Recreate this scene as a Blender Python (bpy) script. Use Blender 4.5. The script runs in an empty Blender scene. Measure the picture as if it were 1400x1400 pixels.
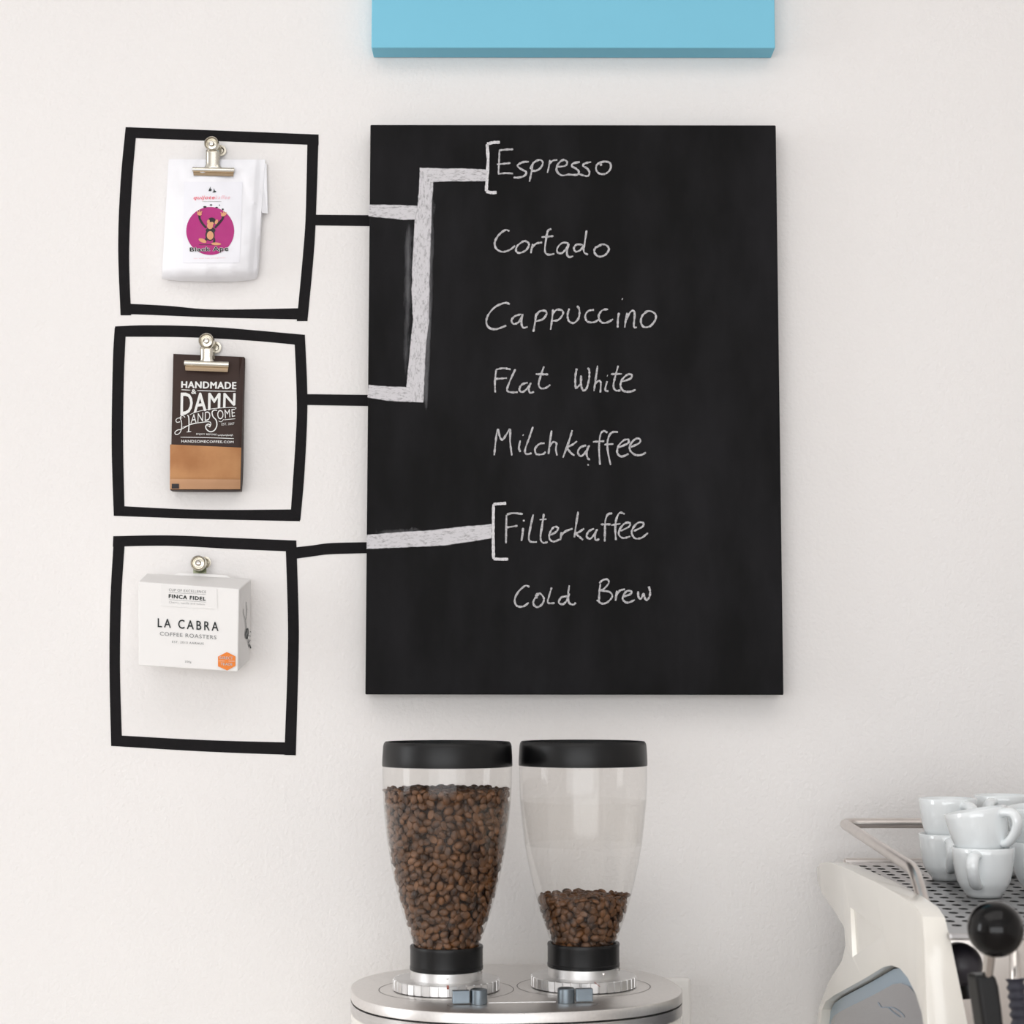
import bpy, math, random
from mathutils import Vector, Matrix, noise as mnoise
random.seed(7)
sc = bpy.context.scene
COL = sc.collection
PI = math.pi
Z0 = 1.50                                   # height of the chalkboard's lower edge above the floor

# ------------------------------------------------------------------ camera
F, PITCH, ROLL = 2481.8, 0.09782, 0.00104   # focal length in pixels of a 1400 frame
CAM = Vector((-0.07483, -2.21729, Z0 + 0.00534))
FWD = Vector((0, math.cos(PITCH), math.sin(PITCH)))
R0 = Vector((1, 0, 0)); U0 = R0.cross(FWD)
RGT = math.cos(ROLL) * R0 + math.sin(ROLL) * U0
UPV = -math.sin(ROLL) * R0 + math.cos(ROLL) * U0
cd = bpy.data.cameras.new('camera'); cam = bpy.data.objects.new('camera', cd); COL.objects.link(cam)
cd.sensor_fit = 'HORIZONTAL'; cd.sensor_width = 36; cd.lens = F * 36 / 1400
cd.clip_start = .05; cd.clip_end = 60
m = Matrix((RGT, UPV, -FWD)).transposed().to_4x4(); m.translation = CAM
cam.matrix_world = m
cd.dof.use_dof = True; cd.dof.focus_distance = 2.17; cd.dof.aperture_fstop = 10
sc.camera = cam

# ------------------------------------------------------------------ world, daylight, exposure
w = bpy.data.worlds.new('world'); sc.world = w; w.use_nodes = True
w.node_tree.nodes['Background'].inputs[0].default_value = (.86, .93, 1, 1)
w.node_tree.nodes['Background'].inputs[1].default_value = 1.0
def area(name, loc, target, sx, sy, power, col):
    l = bpy.data.lights.new(name, 'AREA'); l.shape = 'RECTANGLE'; l.size = sx; l.size_y = sy
    l.energy = power; l.color = col
    o = bpy.data.objects.new(name, l); COL.objects.link(o); o.location = loc
    o.rotation_euler = (Vector(target) - Vector(loc)).to_track_quat('-Z', 'Y').to_euler()
    return o
# daylight entering by the window in the left wall; broad front light added as room fill
area('daylight_side_window', (-4.73, -1.5, 1.9), (0, -1.5, 1.9), 1.2, 2.1, 40, (.98, .99, 1))
area('front_room_fill', (-.8, -5.92, 1.55), (-.1, 0, 1.3), 5.2, 2.1, 104, (.985, .985, .985))
area('ceiling_panel_glow', (-.2, -1.75, 3.03), (-.2, -1.75, 0), 2.4, 1.5, 14, (1, .98, .97))
sc.view_settings.view_transform = 'Standard'; sc.view_settings.look = 'None'
sc.view_settings.gamma = 1; sc.view_settings.use_curve_mapping = False
sc.view_settings.exposure = 0.0
sc.cycles.max_bounces = 10; sc.cycles.diffuse_bounces = 5; sc.cycles.transparent_max_bounces = 16
sc.cycles.caustics_reflective = False; sc.cycles.caustics_refractive = False
sc.cycles.use_denoising = True

# ------------------------------------------------------------------ helpers
def _ray(px, py): return FWD + RGT * ((px - 700) / F) - UPV * ((py - 700) / F)
def at(px, py, Y):                          # the point of the plane y = Y
    d = _ray(px, py); return CAM + d * ((Y - CAM.y) / d.y)
def atx(px, py, X):
    d = _ray(px, py); return CAM + d * ((X - CAM.x) / d.x)
def s2l(c): return tuple(((v / 255) / 12.92 if v / 255 <= .04045 else ((v / 255 + .055) / 1.055) ** 2.4) for v in c) + (1,)

MATS = {}
def mat(name, rgb, rough=.5, metal=0, spec=.5, coat=0, var=0, vscale=30, bump=0, bscale=200, aniso=None, rgb2=None, bdist=.001):
    if name in MATS: return MATS[name]
    mt = bpy.data.materials.new(name); mt.use_nodes = True; nt = mt.node_tree; b = nt.nodes['Principled BSDF']
    b.inputs['Base Color'].default_value = s2l(rgb); b.inputs['Roughness'].default_value = rough
    b.inputs['Metallic'].default_value = metal; b.inputs['Specular IOR Level'].default_value = spec
    b.inputs['Coat Weight'].default_value = coat
    tc = nt.nodes.new('ShaderNodeNewGeometry')
    if var or rgb2:
        n = nt.nodes.new('ShaderNodeTexNoise'); n.inputs['Scale'].default_value = vscale; n.inputs['Detail'].default_value = 5
        if aniso:
            mp = nt.nodes.new('ShaderNodeMapping'); mp.inputs['Scale'].default_value = aniso
            nt.links.new(tc.outputs['Position'], mp.inputs[0]); nt.links.new(mp.outputs[0], n.inputs['Vector'])
        else: nt.links.new(tc.outputs['Position'], n.inputs['Vector'])
        r = nt.nodes.new('ShaderNodeValToRGB'); r.color_ramp.elements[0].position = .35; r.color_ramp.elements[1].position = .68
        c1 = s2l(rgb); c2 = s2l(rgb2) if rgb2 else tuple(min(1, v * (1 + var)) for v in c1[:3]) + (1,)
        if not rgb2: c1 = tuple(v * (1 - var) for v in c1[:3]) + (1,)
        r.color_ramp.elements[0].color = c1; r.color_ramp.elements[1].color = c2
        nt.links.new(n.outputs['Fac'], r.inputs[0]); nt.links.new(r.outputs[0], b.inputs['Base Color'])
    if bump:
        n = nt.nodes.new('ShaderNodeTexNoise'); n.inputs['Scale'].default_value = bscale; n.inputs['Detail'].default_value = 6
        nt.links.new(tc.outputs['Position'], n.inputs['Vector'])
        bp = nt.nodes.new('ShaderNodeBump'); bp.inputs['Strength'].default_value = bump; bp.inputs['Distance'].default_value = bdist
        nt.links.new(n.outputs['Fac'], bp.inputs['Height']); nt.links.new(bp.outputs[0], b.inputs['Normal'])
    MATS[name] = mt; return mt

class MB:
    def __init__(s): s.v = []; s.f = []; s.fm = []
    def add(s, vs, fs):
        k = len(s.v); s.v += [Vector(v) for v in vs]; s.f += [tuple(i + k for i in f) for f in fs]; return s
    def box(s, a, b):
        x0, y0, z0 = a; x1, y1, z1 = b
        return s.add([(x0,y0,z0),(x1,y0,z0),(x1,y1,z0),(x0,y1,z0),(x0,y0,z1),(x1,y0,z1),(x1,y1,z1),(x0,y1,z1)],
                     [(0,3,2,1),(4,5,6,7),(0,1,5,4),(1,2,6,5),(2,3,7,6),(3,0,4,7)])
    def lathe(s, c, prof, n=64, mtx=None, cap0=True, cap1=True):
        vs = []; fs = []
        for r, z in prof:
            for i in range(n):
                a = 2 * PI * i / n; p = Vector((r * math.cos(a), r * math.sin(a), z))
                if mtx: p = mtx @ p
                vs.append(p + Vector(c))
        for j in range(len(prof) - 1):
            for i in range(n):
                k = (i + 1) % n; fs.append((j*n+i, j*n+k, (j+1)*n+k, (j+1)*n+i))
        if cap0: fs.append(tuple(range(n))[::-1])
        if cap1: fs.append(tuple((len(prof)-1)*n + i for i in range(n)))
        return s.add(vs, fs)
    def tube(s, pts, r, n=12, flat=1.0, closed=False, side=None):
        pts = [Vector(p) for p in pts]; N = len(pts); vs = []; fs = []; prev = None
        for i, p in enumerate(pts):
            t = (pts[min(i+1, N-1)] - pts[max(i-1, 0)]).normalized()
            if side is not None: a = (Vector(side) - t * t.dot(Vector(side))).normalized()
            else:
                a = prev - t * t.dot(prev) if prev else t.orthogonal()
                a.normalize()
            prev = a; b = t.cross(a); rr = r[i] if isinstance(r, (list, tuple)) else r
            for k in range(n):
                q = 2 * PI * k / n; vs.append(p + a * (rr * math.cos(q) * flat) + b * (rr * math.sin(q)))
        for i in range(N - 1):
            for k in range(n):
                l = (k + 1) % n; fs.append((i*n+k, i*n+l, (i+1)*n+l, (i+1)*n+k))
        fs.append(tuple(range(n))[::-1]); fs.append(tuple((N-1)*n + k for k in range(n)))
        return s.add(vs, fs)
    def prism(s, poly, off):                 # poly: world points; off: extrusion vector
        n = len(poly); off = Vector(off)
        vs = [Vector(p) for p in poly] + [Vector(p) + off for p in poly]
        fs = [tuple(range(n)), tuple(range(n, 2*n))[::-1]] + [(i, i+n, (i+1) % n + n, (i+1) % n) for i in range(n)]
        return s.add(vs, fs)
    def build(s, name, material, parent=None, smooth=30, bevel=0, bseg=3, recalc=True, fm=None):
        o0 = parent_world(parent) if parent else None
        if o0 is None:
            xs = [v.x for v in s.v]; ys = [v.y for v in s.v]; zs = [v.z for v in s.v]
            o0 = Vector(((min(xs)+max(xs))/2, (min(ys)+max(ys))/2, min(zs))); loc = o0
        else: loc = Vector((0, 0, 0))
        me = bpy.data.meshes.new(name); me.from_pydata([v - o0 for v in s.v], [], s.f)
        if recalc:
            import bmesh
            bm = bmesh.new(); bm.from_mesh(me); bmesh.ops.recalc_face_normals(bm, faces=bm.faces); bm.to_mesh(me); bm.free()
        me.materials.append(material)
        if smooth:
            me.shade_smooth(); me.set_sharp_from_angle(angle=math.radians(smooth))
        o = bpy.data.objects.new(name, me); COL.objects.link(o); o.location = loc
        if parent: o.parent = parent
        if bevel:
            bv = o.modifiers.new('bevel', 'BEVEL'); bv.width = bevel; bv.segments = bseg; bv.limit_method = 'ANGLE'; bv.angle_limit = math.radians(35)
            bv.harden_normals = False
        return o
def parent_world(p):
    v = Vector((0, 0, 0))
    while p is not None: v += p.location; p = p.parent
    return v
def tag(o, label=None, cat=None, group=None, kind=None):
    if label: o['label'] = label
    if cat: o['category'] = cat
    if group: o['group'] = group
    if kind: o['kind'] = kind
    return o
def thing(name, loc, label, cat, group=None):
    o = bpy.data.objects.new(name, None); COL.objects.link(o); o.location = loc; o.empty_display_size = .05
    return tag(o, label, cat, group)

def smoothline(pts, k=5):                    # Catmull-Rom
    if len(pts) < 3:
        (x0, y0), (x1, y1) = pts[0], pts[-1]; n = max(2, int(math.hypot(x1-x0, y1-y0) / 2))
        return [(x0+(x1-x0)*i/n, y0+(y1-y0)*i/n) for i in range(n+1)]
    P = [pts[0]] + list(pts) + [pts[-1]]; out = []
    for i in range(1, len(P) - 2):
        a, b, c, d = P[i-1], P[i], P[i+1], P[i+2]
        for j in range(k):
            t = j / k; q = []
            for e in (0, 1):
                q.append(.5*((2*b[e]) + (-a[e]+c[e])*t + (2*a[e]-5*b[e]+4*c[e]-d[e])*t*t + (-a[e]+3*b[e]-3*c[e]+d[e])*t**3))
            out.append(tuple(q))
    out.append(tuple(pts[-1])); return out
def stroke(mb, pts, width, surf, jit=0.0, k=5, smooth=True):      # a flat ribbon laid on a surface
    L = smoothline(pts, k) if smooth else list(pts)
    n = len(L); vs = []; fs = []
    for i, (x, y) in enumerate(L):
        x0, y0 = L[max(i-1, 0)]; x1, y1 = L[min(i+1, n-1)]
        dx, dy = x1-x0, y1-y0; l = math.hypot(dx, dy) or 1; nx, ny = -dy/l, dx/l
        wd = width * (1 + random.uniform(-jit, jit)) / 2
        if i in (0, n-1): wd *= .75
        vs += [surf(x+nx*wd, y+ny*wd), surf(x-nx*wd, y-ny*wd)]
        if i: fs.append((2*i-2, 2*i-1, 2*i+1, 2*i))
    mb.add(vs, fs); return mb
def poly(mb, pts, surf):
    n = len(pts); cx = sum(p[0] for p in pts)/n; cy = sum(p[1] for p in pts)/n
    mb.add([surf(cx, cy)] + [surf(*p) for p in pts], [(0, i+1, (i+1) % n+1) for i in range(n)]); return mb
def ellipse(cx, cy, rx, ry, rot=0, n=32):
    c, s_ = math.cos(rot), math.sin(rot)
    return [(cx + rx*math.cos(2*PI*i/n)*c - ry*math.sin(2*PI*i/n)*s_, cy + rx*math.cos(2*PI*i/n)*s_ + ry*math.sin(2*PI*i/n)*c) for i in range(n)]
_tc = {}
def text(mb, s, quad, surf, bold=0.0, shear=0.0, space=1.1):                 # quad: TL, TR, BR, BL
    key = (s, bold, shear, space)
    if key not in _tc:
        cu = bpy.data.curves.new('t', 'FONT'); cu.body = s; cu.resolution_u = 3; cu.offset = bold; cu.shear = shear
        cu.space_character = space
        o = bpy.data.objects.new('t', cu); COL.objects.link(o)
        me = bpy.data.meshes.new_from_object(o.evaluated_get(bpy.context.evaluated_depsgraph_get()))
        _tc[key] = ([v.co.copy() for v in me.vertices], [tuple(p.vertices) for p in me.polygons])
        bpy.data.objects.remove(o); bpy.data.curves.remove(cu); bpy.data.meshes.remove(me)
    V, Fc = _tc[key]
    x0 = min(v.x for v in V); x1 = max(v.x for v in V); y0 = min(v.y for v in V); y1 = max(v.y for v in V)
    TL, TR, BR, BL = quad; vs = []
    for v in V:
        a = (v.x-x0)/(x1-x0); b = (y1-v.y)/(y1-y0)
        vs.append(surf(*[(TL[e]*(1-a)+TR[e]*a)*(1-b) + (BL[e]*(1-a)+BR[e]*a)*b for e in (0, 1)]))
    mb.add(vs, Fc); return mb
def T(s_, quad, surf, m_, parent, bold=0.0, shear=0.0, space=1.1):
    mb = MB(); b_ = bold*20
    for dx, dy in (((-b_, 0), (b_, 0), (0, -b_*.7), (0, b_*.7)) if bold else ((0, 0),)):
        text(mb, s_, [(x+dx, y+dy) for x, y in quad], surf, 0, shear, space)
    return mb.build('lettering', m_, parent, smooth=0, recalc=False)
def conv(z, ox, oy): return lambda x, y: (ox + x/z, oy + y/z)
def cpts(cv, *p): return [cv(x, y) for x, y in p]

# ------------------------------------------------------------------ materials
M_wall = mat('white_wall_paint', (240, 237, 235), .75, bump=.8, bscale=210, bdist=.0012, var=.008, vscale=3)
M_tape = mat('black_cloth_tape', (20, 18, 20), .75, spec=.2, bump=.3, bscale=900, var=.12, vscale=60)
M_blackpl = mat('black_satin_plastic', (8, 8, 9), .38, spec=.35, var=.1, vscale=40)
M_steel = mat('brushed_aluminium', (206, 204, 202), .34, metal=1, var=.05, vscale=60, aniso=(1, 1, 8))
M_plate = mat('satin_plate_aluminium', (226, 223, 220), .38, metal=1, bump=.05, bscale=1500, var=.03, vscale=300)
M_ring = mat('machined_ring_aluminium', (222, 221, 220), .4, metal=1, var=.04, vscale=50)
M_chrome = mat('polished_steel', (205, 200, 195), .12, metal=1)
M_rail = mat('satin_steel_tube', (212, 205, 200), .3, metal=1, var=.04, vscale=50)
M_nickel = mat('nickel_plated_clip', (212, 207, 195), .24, metal=1, var=.06, vscale=120)
M_nickel_in = mat('nickel_clip_lip', (186, 164, 138), .34, metal=1)  # brown tint puts a reflection into the lip's metal colour
M_cream = mat('cream_enamel', (244, 240, 231), .22, coat=.4, var=.01, vscale=8)
M_china = mat('white_porcelain', (236, 240, 241), .1, spec=.6, coat=.4, var=.01, vscale=30)
M_dark = mat('dark_gap', (14, 13, 13), .7)
M_ink = mat('dark_print', (42, 52, 52), .6)
M_inkg = mat('grey_print', (128, 130, 130), .6)
M_inkl = mat('light_grey_print', (176, 176, 175), .6)
M_wprint = mat('white_print', (232, 232, 230), .6)

# ------------------------------------------------------------------ the room
def struct(mb, name, m_, **k):
    o = mb.build(name, m_, smooth=0, **k); o['kind'] = 'structure'; return o
XL, XR, YF, H = -4.8, 3.2, -6.0, 3.2
M_floor = mat('grey_floor', (186, 178, 172), .5, var=.06, vscale=2)
M_ceil = mat('white_ceiling', (240, 240, 241), .9, var=.005)
struct(MB().box((XL, 0, 0), (XR, .15, H)), 'wall_back', M_wall)
struct(MB().box((XL-.15, YF-.15, -.1), (XR+.15, .15, 0)), 'floor', M_floor)
struct(MB().box((XL-.15, YF-.15, H), (XR+.15, .15, H+.1)), 'ceiling', M_ceil)
struct(MB().box((XR, YF, 0), (XR+.15, .15, H)), 'wall_right', M_wall)
wl = MB()                                    # left wall with its window opening y -2.15..-.85, z .9..3.0
wl.box((XL-.15, YF, 0), (XL, -2.15, H)); wl.box((XL-.15, -.85, 0), (XL, .15, H))
wl.box((XL-.15, -2.15, 0), (XL, -.85, .9)); wl.box((XL-.15, -2.15, 3.0), (XL, -.85, H))
struct(wl, 'wall_left', M_wall)
wf = MB()
wf.box((XL, YF-.15, 0), (-3.4, YF, H)); wf.box((1.8, YF-.15, 0), (XR, YF, H))
wf.box((-3.4, YF-.15, 0), (1.8, YF, .5)); wf.box((-3.4, YF-.15, 2.7), (1.8, YF, H))
struct(wf, 'wall_front', M_wall)
M_frame = mat('window_frame_paint', (232, 230, 226), .5, var=.01)
f1 = MB()
for a, b in (((-2.15, .9), (-2.10, 3.0)), ((-.90, .9), (-.85, 3.0))): f1.box((XL-.1, a[0], a[1]), (XL-.04, b[0], b[1]))
for z in (.9, 2.94): f1.box((XL-.1, -2.10, z), (XL-.04, -.90, z+.06))
struct(f1, 'window_1', M_frame)
f2 = MB()
for x in (-3.4, -2.1, -.8, .5, 1.74): f2.box((x, YF-.1, .5), (x+.06, YF-.04, 2.7))
for z in (.5, 2.64): f2.box((-3.34, YF-.1, z), (1.74, YF-.04, z+.06))
struct(f2, 'fill_window', M_frame)  # unseen; opening shaped to fit the added front fill
struct(MB().box((XL, -.015, 0), (XR, -.0002, .09)), 'baseboard_back', M_frame)

lt = thing('ceiling_light', (-.2, -1.75, 3.05), 'large flat ceiling light panel above the counter', 'lamp')
MB().box((-1.42, -2.52, 3.06), (1.02, -.98, 3.10)).build('housing', M_frame, lt, smooth=0, bevel=.004)
MB().tube([(-.9, -1.75, 3.10), (-.9, -1.75, 3.2)], .006, 8).build('rod', M_frame, lt); MB().tube([(.5, -1.75, 3.10), (.5, -1.75, 3.2)], .006, 8).build('rod', M_frame, lt)

# counter (below the frame) that carries the grinder and the machine
ZC = Z0 - .63
ct = thing('counter', (0, -.40, 0), 'long pale counter under the grinder and the espresso machine', 'counter')
M_top = mat('counter_top', (230, 227, 222), .35, var=.03, vscale=15)
M_front = mat('counter_front', (225, 221, 214), .5, var=.02, vscale=3)
MB().box((-1.5, -.82, ZC-.04), (1.9, -.02, ZC)).build('worktop', M_top, ct, smooth=0, bevel=.004)
for i in range(4):
    x = -1.45 + i*.83
    c = MB().box((x, -.78, .1), (x+.80, -.03, ZC-.041)).build('cabinet', M_front, ct, smooth=0)
    MB().box((x+.01, -.80, .12), (x+.79, -.781, ZC-.06)).build('door', M_front, c, smooth=0, bevel=.003)
MB().box((-1.42, -.72, 0), (1.8, -.06, .099)).build('plinth', M_dark, ct, smooth=0)

# ------------------------------------------------------------------ blue panel and chalkboard
TB = .03665
M_blue = mat('sky_blue_canvas_paint', (124, 197, 222), .7, bump=.08, bscale=900, var=.015, vscale=5)
pb = MB().box((-.2495, -TB, Z0+.7967), (.2505, -.0012, Z0+1.4967)).build('canvas_panel', M_blue, smooth=0, bevel=.0012, bseg=2)
tag(pb, 'plain sky-blue canvas panel hung above the chalkboard', 'panel')

M_board = bpy.data.materials.new('chalkboard_paint'); M_board.use_nodes = True
nt = M_board.node_tree; b = nt.nodes['Principled BSDF']; b.inputs['Roughness'].default_value = .62; b.inputs['Specular IOR Level'].default_value = .13
g = nt.nodes.new('ShaderNodeNewGeometry')
mp = nt.nodes.new('ShaderNodeMapping'); mp.inputs['Scale'].default_value = (9, 1, 3.2); nt.links.new(g.outputs['Position'], mp.inputs[0])
n1 = nt.nodes.new('ShaderNodeTexNoise'); n1.inputs['Scale'].default_value = 1; n1.inputs['Detail'].default_value = 7; n1.inputs['Roughness'].default_value = .6
nt.links.new(mp.outputs[0], n1.inputs['Vector'])
r1 = nt.nodes.new('ShaderNodeValToRGB'); r1.color_ramp.elements[0].position = .42; r1.color_ramp.elements[1].position = .8
r1.color_ramp.elements[0].color = s2l((10, 9, 10)); r1.color_ramp.elements[1].color = s2l((34, 33, 36))
nt.links.new(n1.outputs['Fac'], r1.inputs[0]); nt.links.new(r1.outputs[0], b.inputs['Base Color'])

board = thing('chalkboard', (0, -.02, Z0), 'large black chalkboard with a handwritten white coffee menu', 'chalkboard')
MB().box((-.25, -TB, Z0), (.25, -.0012, Z0+.699)).build('panel', M_board, board, smooth=0, bevel=.0012, bseg=2)
def bs(x, y): return at(x, y, -TB - .0004)
def bs2(x, y): return at(x, y, -TB - .0010)

# chalk: noise-broken coverage, the board shows through the gaps
def chalk_mat(name, base, lo, hi, scale, stretch):
    mt = bpy.data.materials.new(name); mt.use_nodes = True; nt = mt.node_tree; b = nt.nodes['Principled BSDF']; out = nt.nodes['Material Output']
    b.inputs['Base Color'].default_value = s2l(base); b.inputs['Roughness'].default_value = .95; b.inputs['Specular IOR Level'].default_value = .1
    g = nt.nodes.new('ShaderNodeNewGeometry'); mp = nt.nodes.new('ShaderNodeMapping'); mp.inputs['Scale'].default_value = stretch
    nt.links.new(g.outputs['Position'], mp.inputs[0])
    n = nt.nodes.new('ShaderNodeTexNoise'); n.inputs['Scale'].default_value = scale; n.inputs['Detail'].default_value = 5; n.inputs['Roughness'].default_value = .7
    nt.links.new(mp.outputs[0], n.inputs['Vector'])
    at_ = nt.nodes.new('ShaderNodeAttribute'); at_.attribute_name = 'cover'
    ad = nt.nodes.new('ShaderNodeMath'); ad.operation = 'ADD'; nt.links.new(n.outputs['Fac'], ad.inputs[0]); nt.links.new(at_.outputs['Fac'], ad.inputs[1])
    mr = nt.nodes.new('ShaderNodeMapRange'); mr.inputs['From Min'].default_value = lo; mr.inputs['From Max'].default_value = hi
    nt.links.new(ad.outputs[0], mr.inputs['Value'])
    tr = nt.nodes.new('ShaderNodeBsdfTransparent'); mx = nt.nodes.new('ShaderNodeMixShader')
    nt.links.new(mr.outputs[0], mx.inputs[0]); nt.links.new(tr.outputs[0], mx.inputs[1]); nt.links.new(b.outputs[0], mx.inputs[2])
    nt.links.new(mx.outputs[0], out.inputs['Surface']); return mt
M_chband = chalk_mat('thick_rubbed_chalk_up', (208, 206, 209), .50, .86, 420, (1, 1, .4))
M_chband_h = chalk_mat('thick_rubbed_chalk_across', (208, 206, 209), .50, .86, 420, (.35, 1, 1))
M_chalk = chalk_mat('chalk_line', (222, 220, 222), .25, .85, 600, (1, 1, 1))
M_smear = chalk_mat('faint_chalk_dust', (190, 190, 194), .38, 3.0, 90, (3, 1, .6))

BANDN = [0]
def band(name, left, right, matr, fade=1.6, nx=12, ns=60, core=.36, endfade=None):  # region between two edge lines, cover fades at the edges
    def resamp(L, n):
        d = [0]
        for i in range(1, len(L)): d.append(d[-1] + math.dist(L[i], L[i-1]))
        out = []
        for k in range(n+1):
            t = d[-1]*k/n; i = 1
            while i < len(L)-1 and d[i] < t: i += 1
            u = (t-d[i-1])/((d[i]-d[i-1]) or 1); out.append((L[i-1][0]+(L[i][0]-L[i-1][0])*u, L[i-1][1]+(L[i][1]-L[i-1][1])*u))
        return out
    BANDN[0] += 1; dep = -TB - .00025 - .00005*BANDN[0]
    A = resamp(left, ns); B = resamp(right, ns); mb = MB(); vs = []; fs = []; cov = []; LL = math.dist(left[0], left[-1])
    for i in range(ns+1):
        wdt = math.dist(A[i], B[i])
        for j in range(nx+1):
            u = j/nx; e0 = -.03 + 1.06*u
            x = A[i][0]*(1-e0)+B[i][0]*e0; y = A[i][1]*(1-e0)+B[i][1]*e0
            edge = min(u, 1-u)*wdt; en = min(i, ns-i)/ns*LL
            cv = (core+.25)*min(1, edge/fade)*(min(1, en/endfade) if endfade else 1) - .25
            cov.append(cv); vs.append(at(x, y, dep))
    for i in range(ns):
        for j in range(nx):
            a = i*(nx+1)+j; fs.append((a, a+1, a+nx+2, a+nx+1))
    mb.add(vs, fs); o = mb.build(name, matr, board, smooth=0, recalc=False)
    at_ = o.data.attributes.new('cover', 'FLOAT', 'POINT')
    for i, c in enumerate(cov): at_.data[i].value = c
    return o
c4 = conv(5.835, 490, 160); c5 = conv(6.087, 490, 400); c6 = conv(6.087, 490, 660)
band('chalk_band', [(505, 279), (540, 279.5), (575, 281)], [(503.6, 296.4), (550.8, 300.9), (575, 300.5)], M_chband_h)
band('chalk_band', [(573.5, 229), (572.5, 255), (570.5, 280), (566.3, 302), (563.7, 348), (562, 400), (564, 438), (560.6, 470), (558, 498), (555, 527), (554.5, 549)],
     [(594, 232), (592.8, 253.4), (591, 280), (589.4, 331), (587.5, 400), (587, 441), (583, 474), (581, 515), (579.5, 550.3)], M_chband, ns=160)
band('chalk_band', [(574, 229), (600, 229.5), (640, 230), (665, 231)], [(590, 250), (610, 248.5), (640, 248.2), (665, 248.2)], M_chband_h)
band('chalk_band', [(504, 526), (530, 527.5), (560, 529)], [(502.3, 543.7), (534.4, 549), (562, 550)], M_chband_h)
band('chalk_band', [(501.5, 730.6), (545, 727), (588.6, 724.5), (630, 719.5), (672, 716)], [(501.2, 751.2), (555.7, 748.7), (605, 746.7), (637.9, 742), (672, 736.4)], M_chband_h, ns=100)
for L, R in (([(502, 724), (588, 719)], [(502, 733), (588, 727)]), ([(585, 250), (584, 400), (577, 550)], [(597, 250), (593, 400), (584, 575)]),
             ([(552, 300), (551, 400), (550, 520)], [(565, 300), (564, 400), (557, 520)])):
    band('chalk_smear', L, R, M_smear, fade=7, core=.35, endfade=25)

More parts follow.
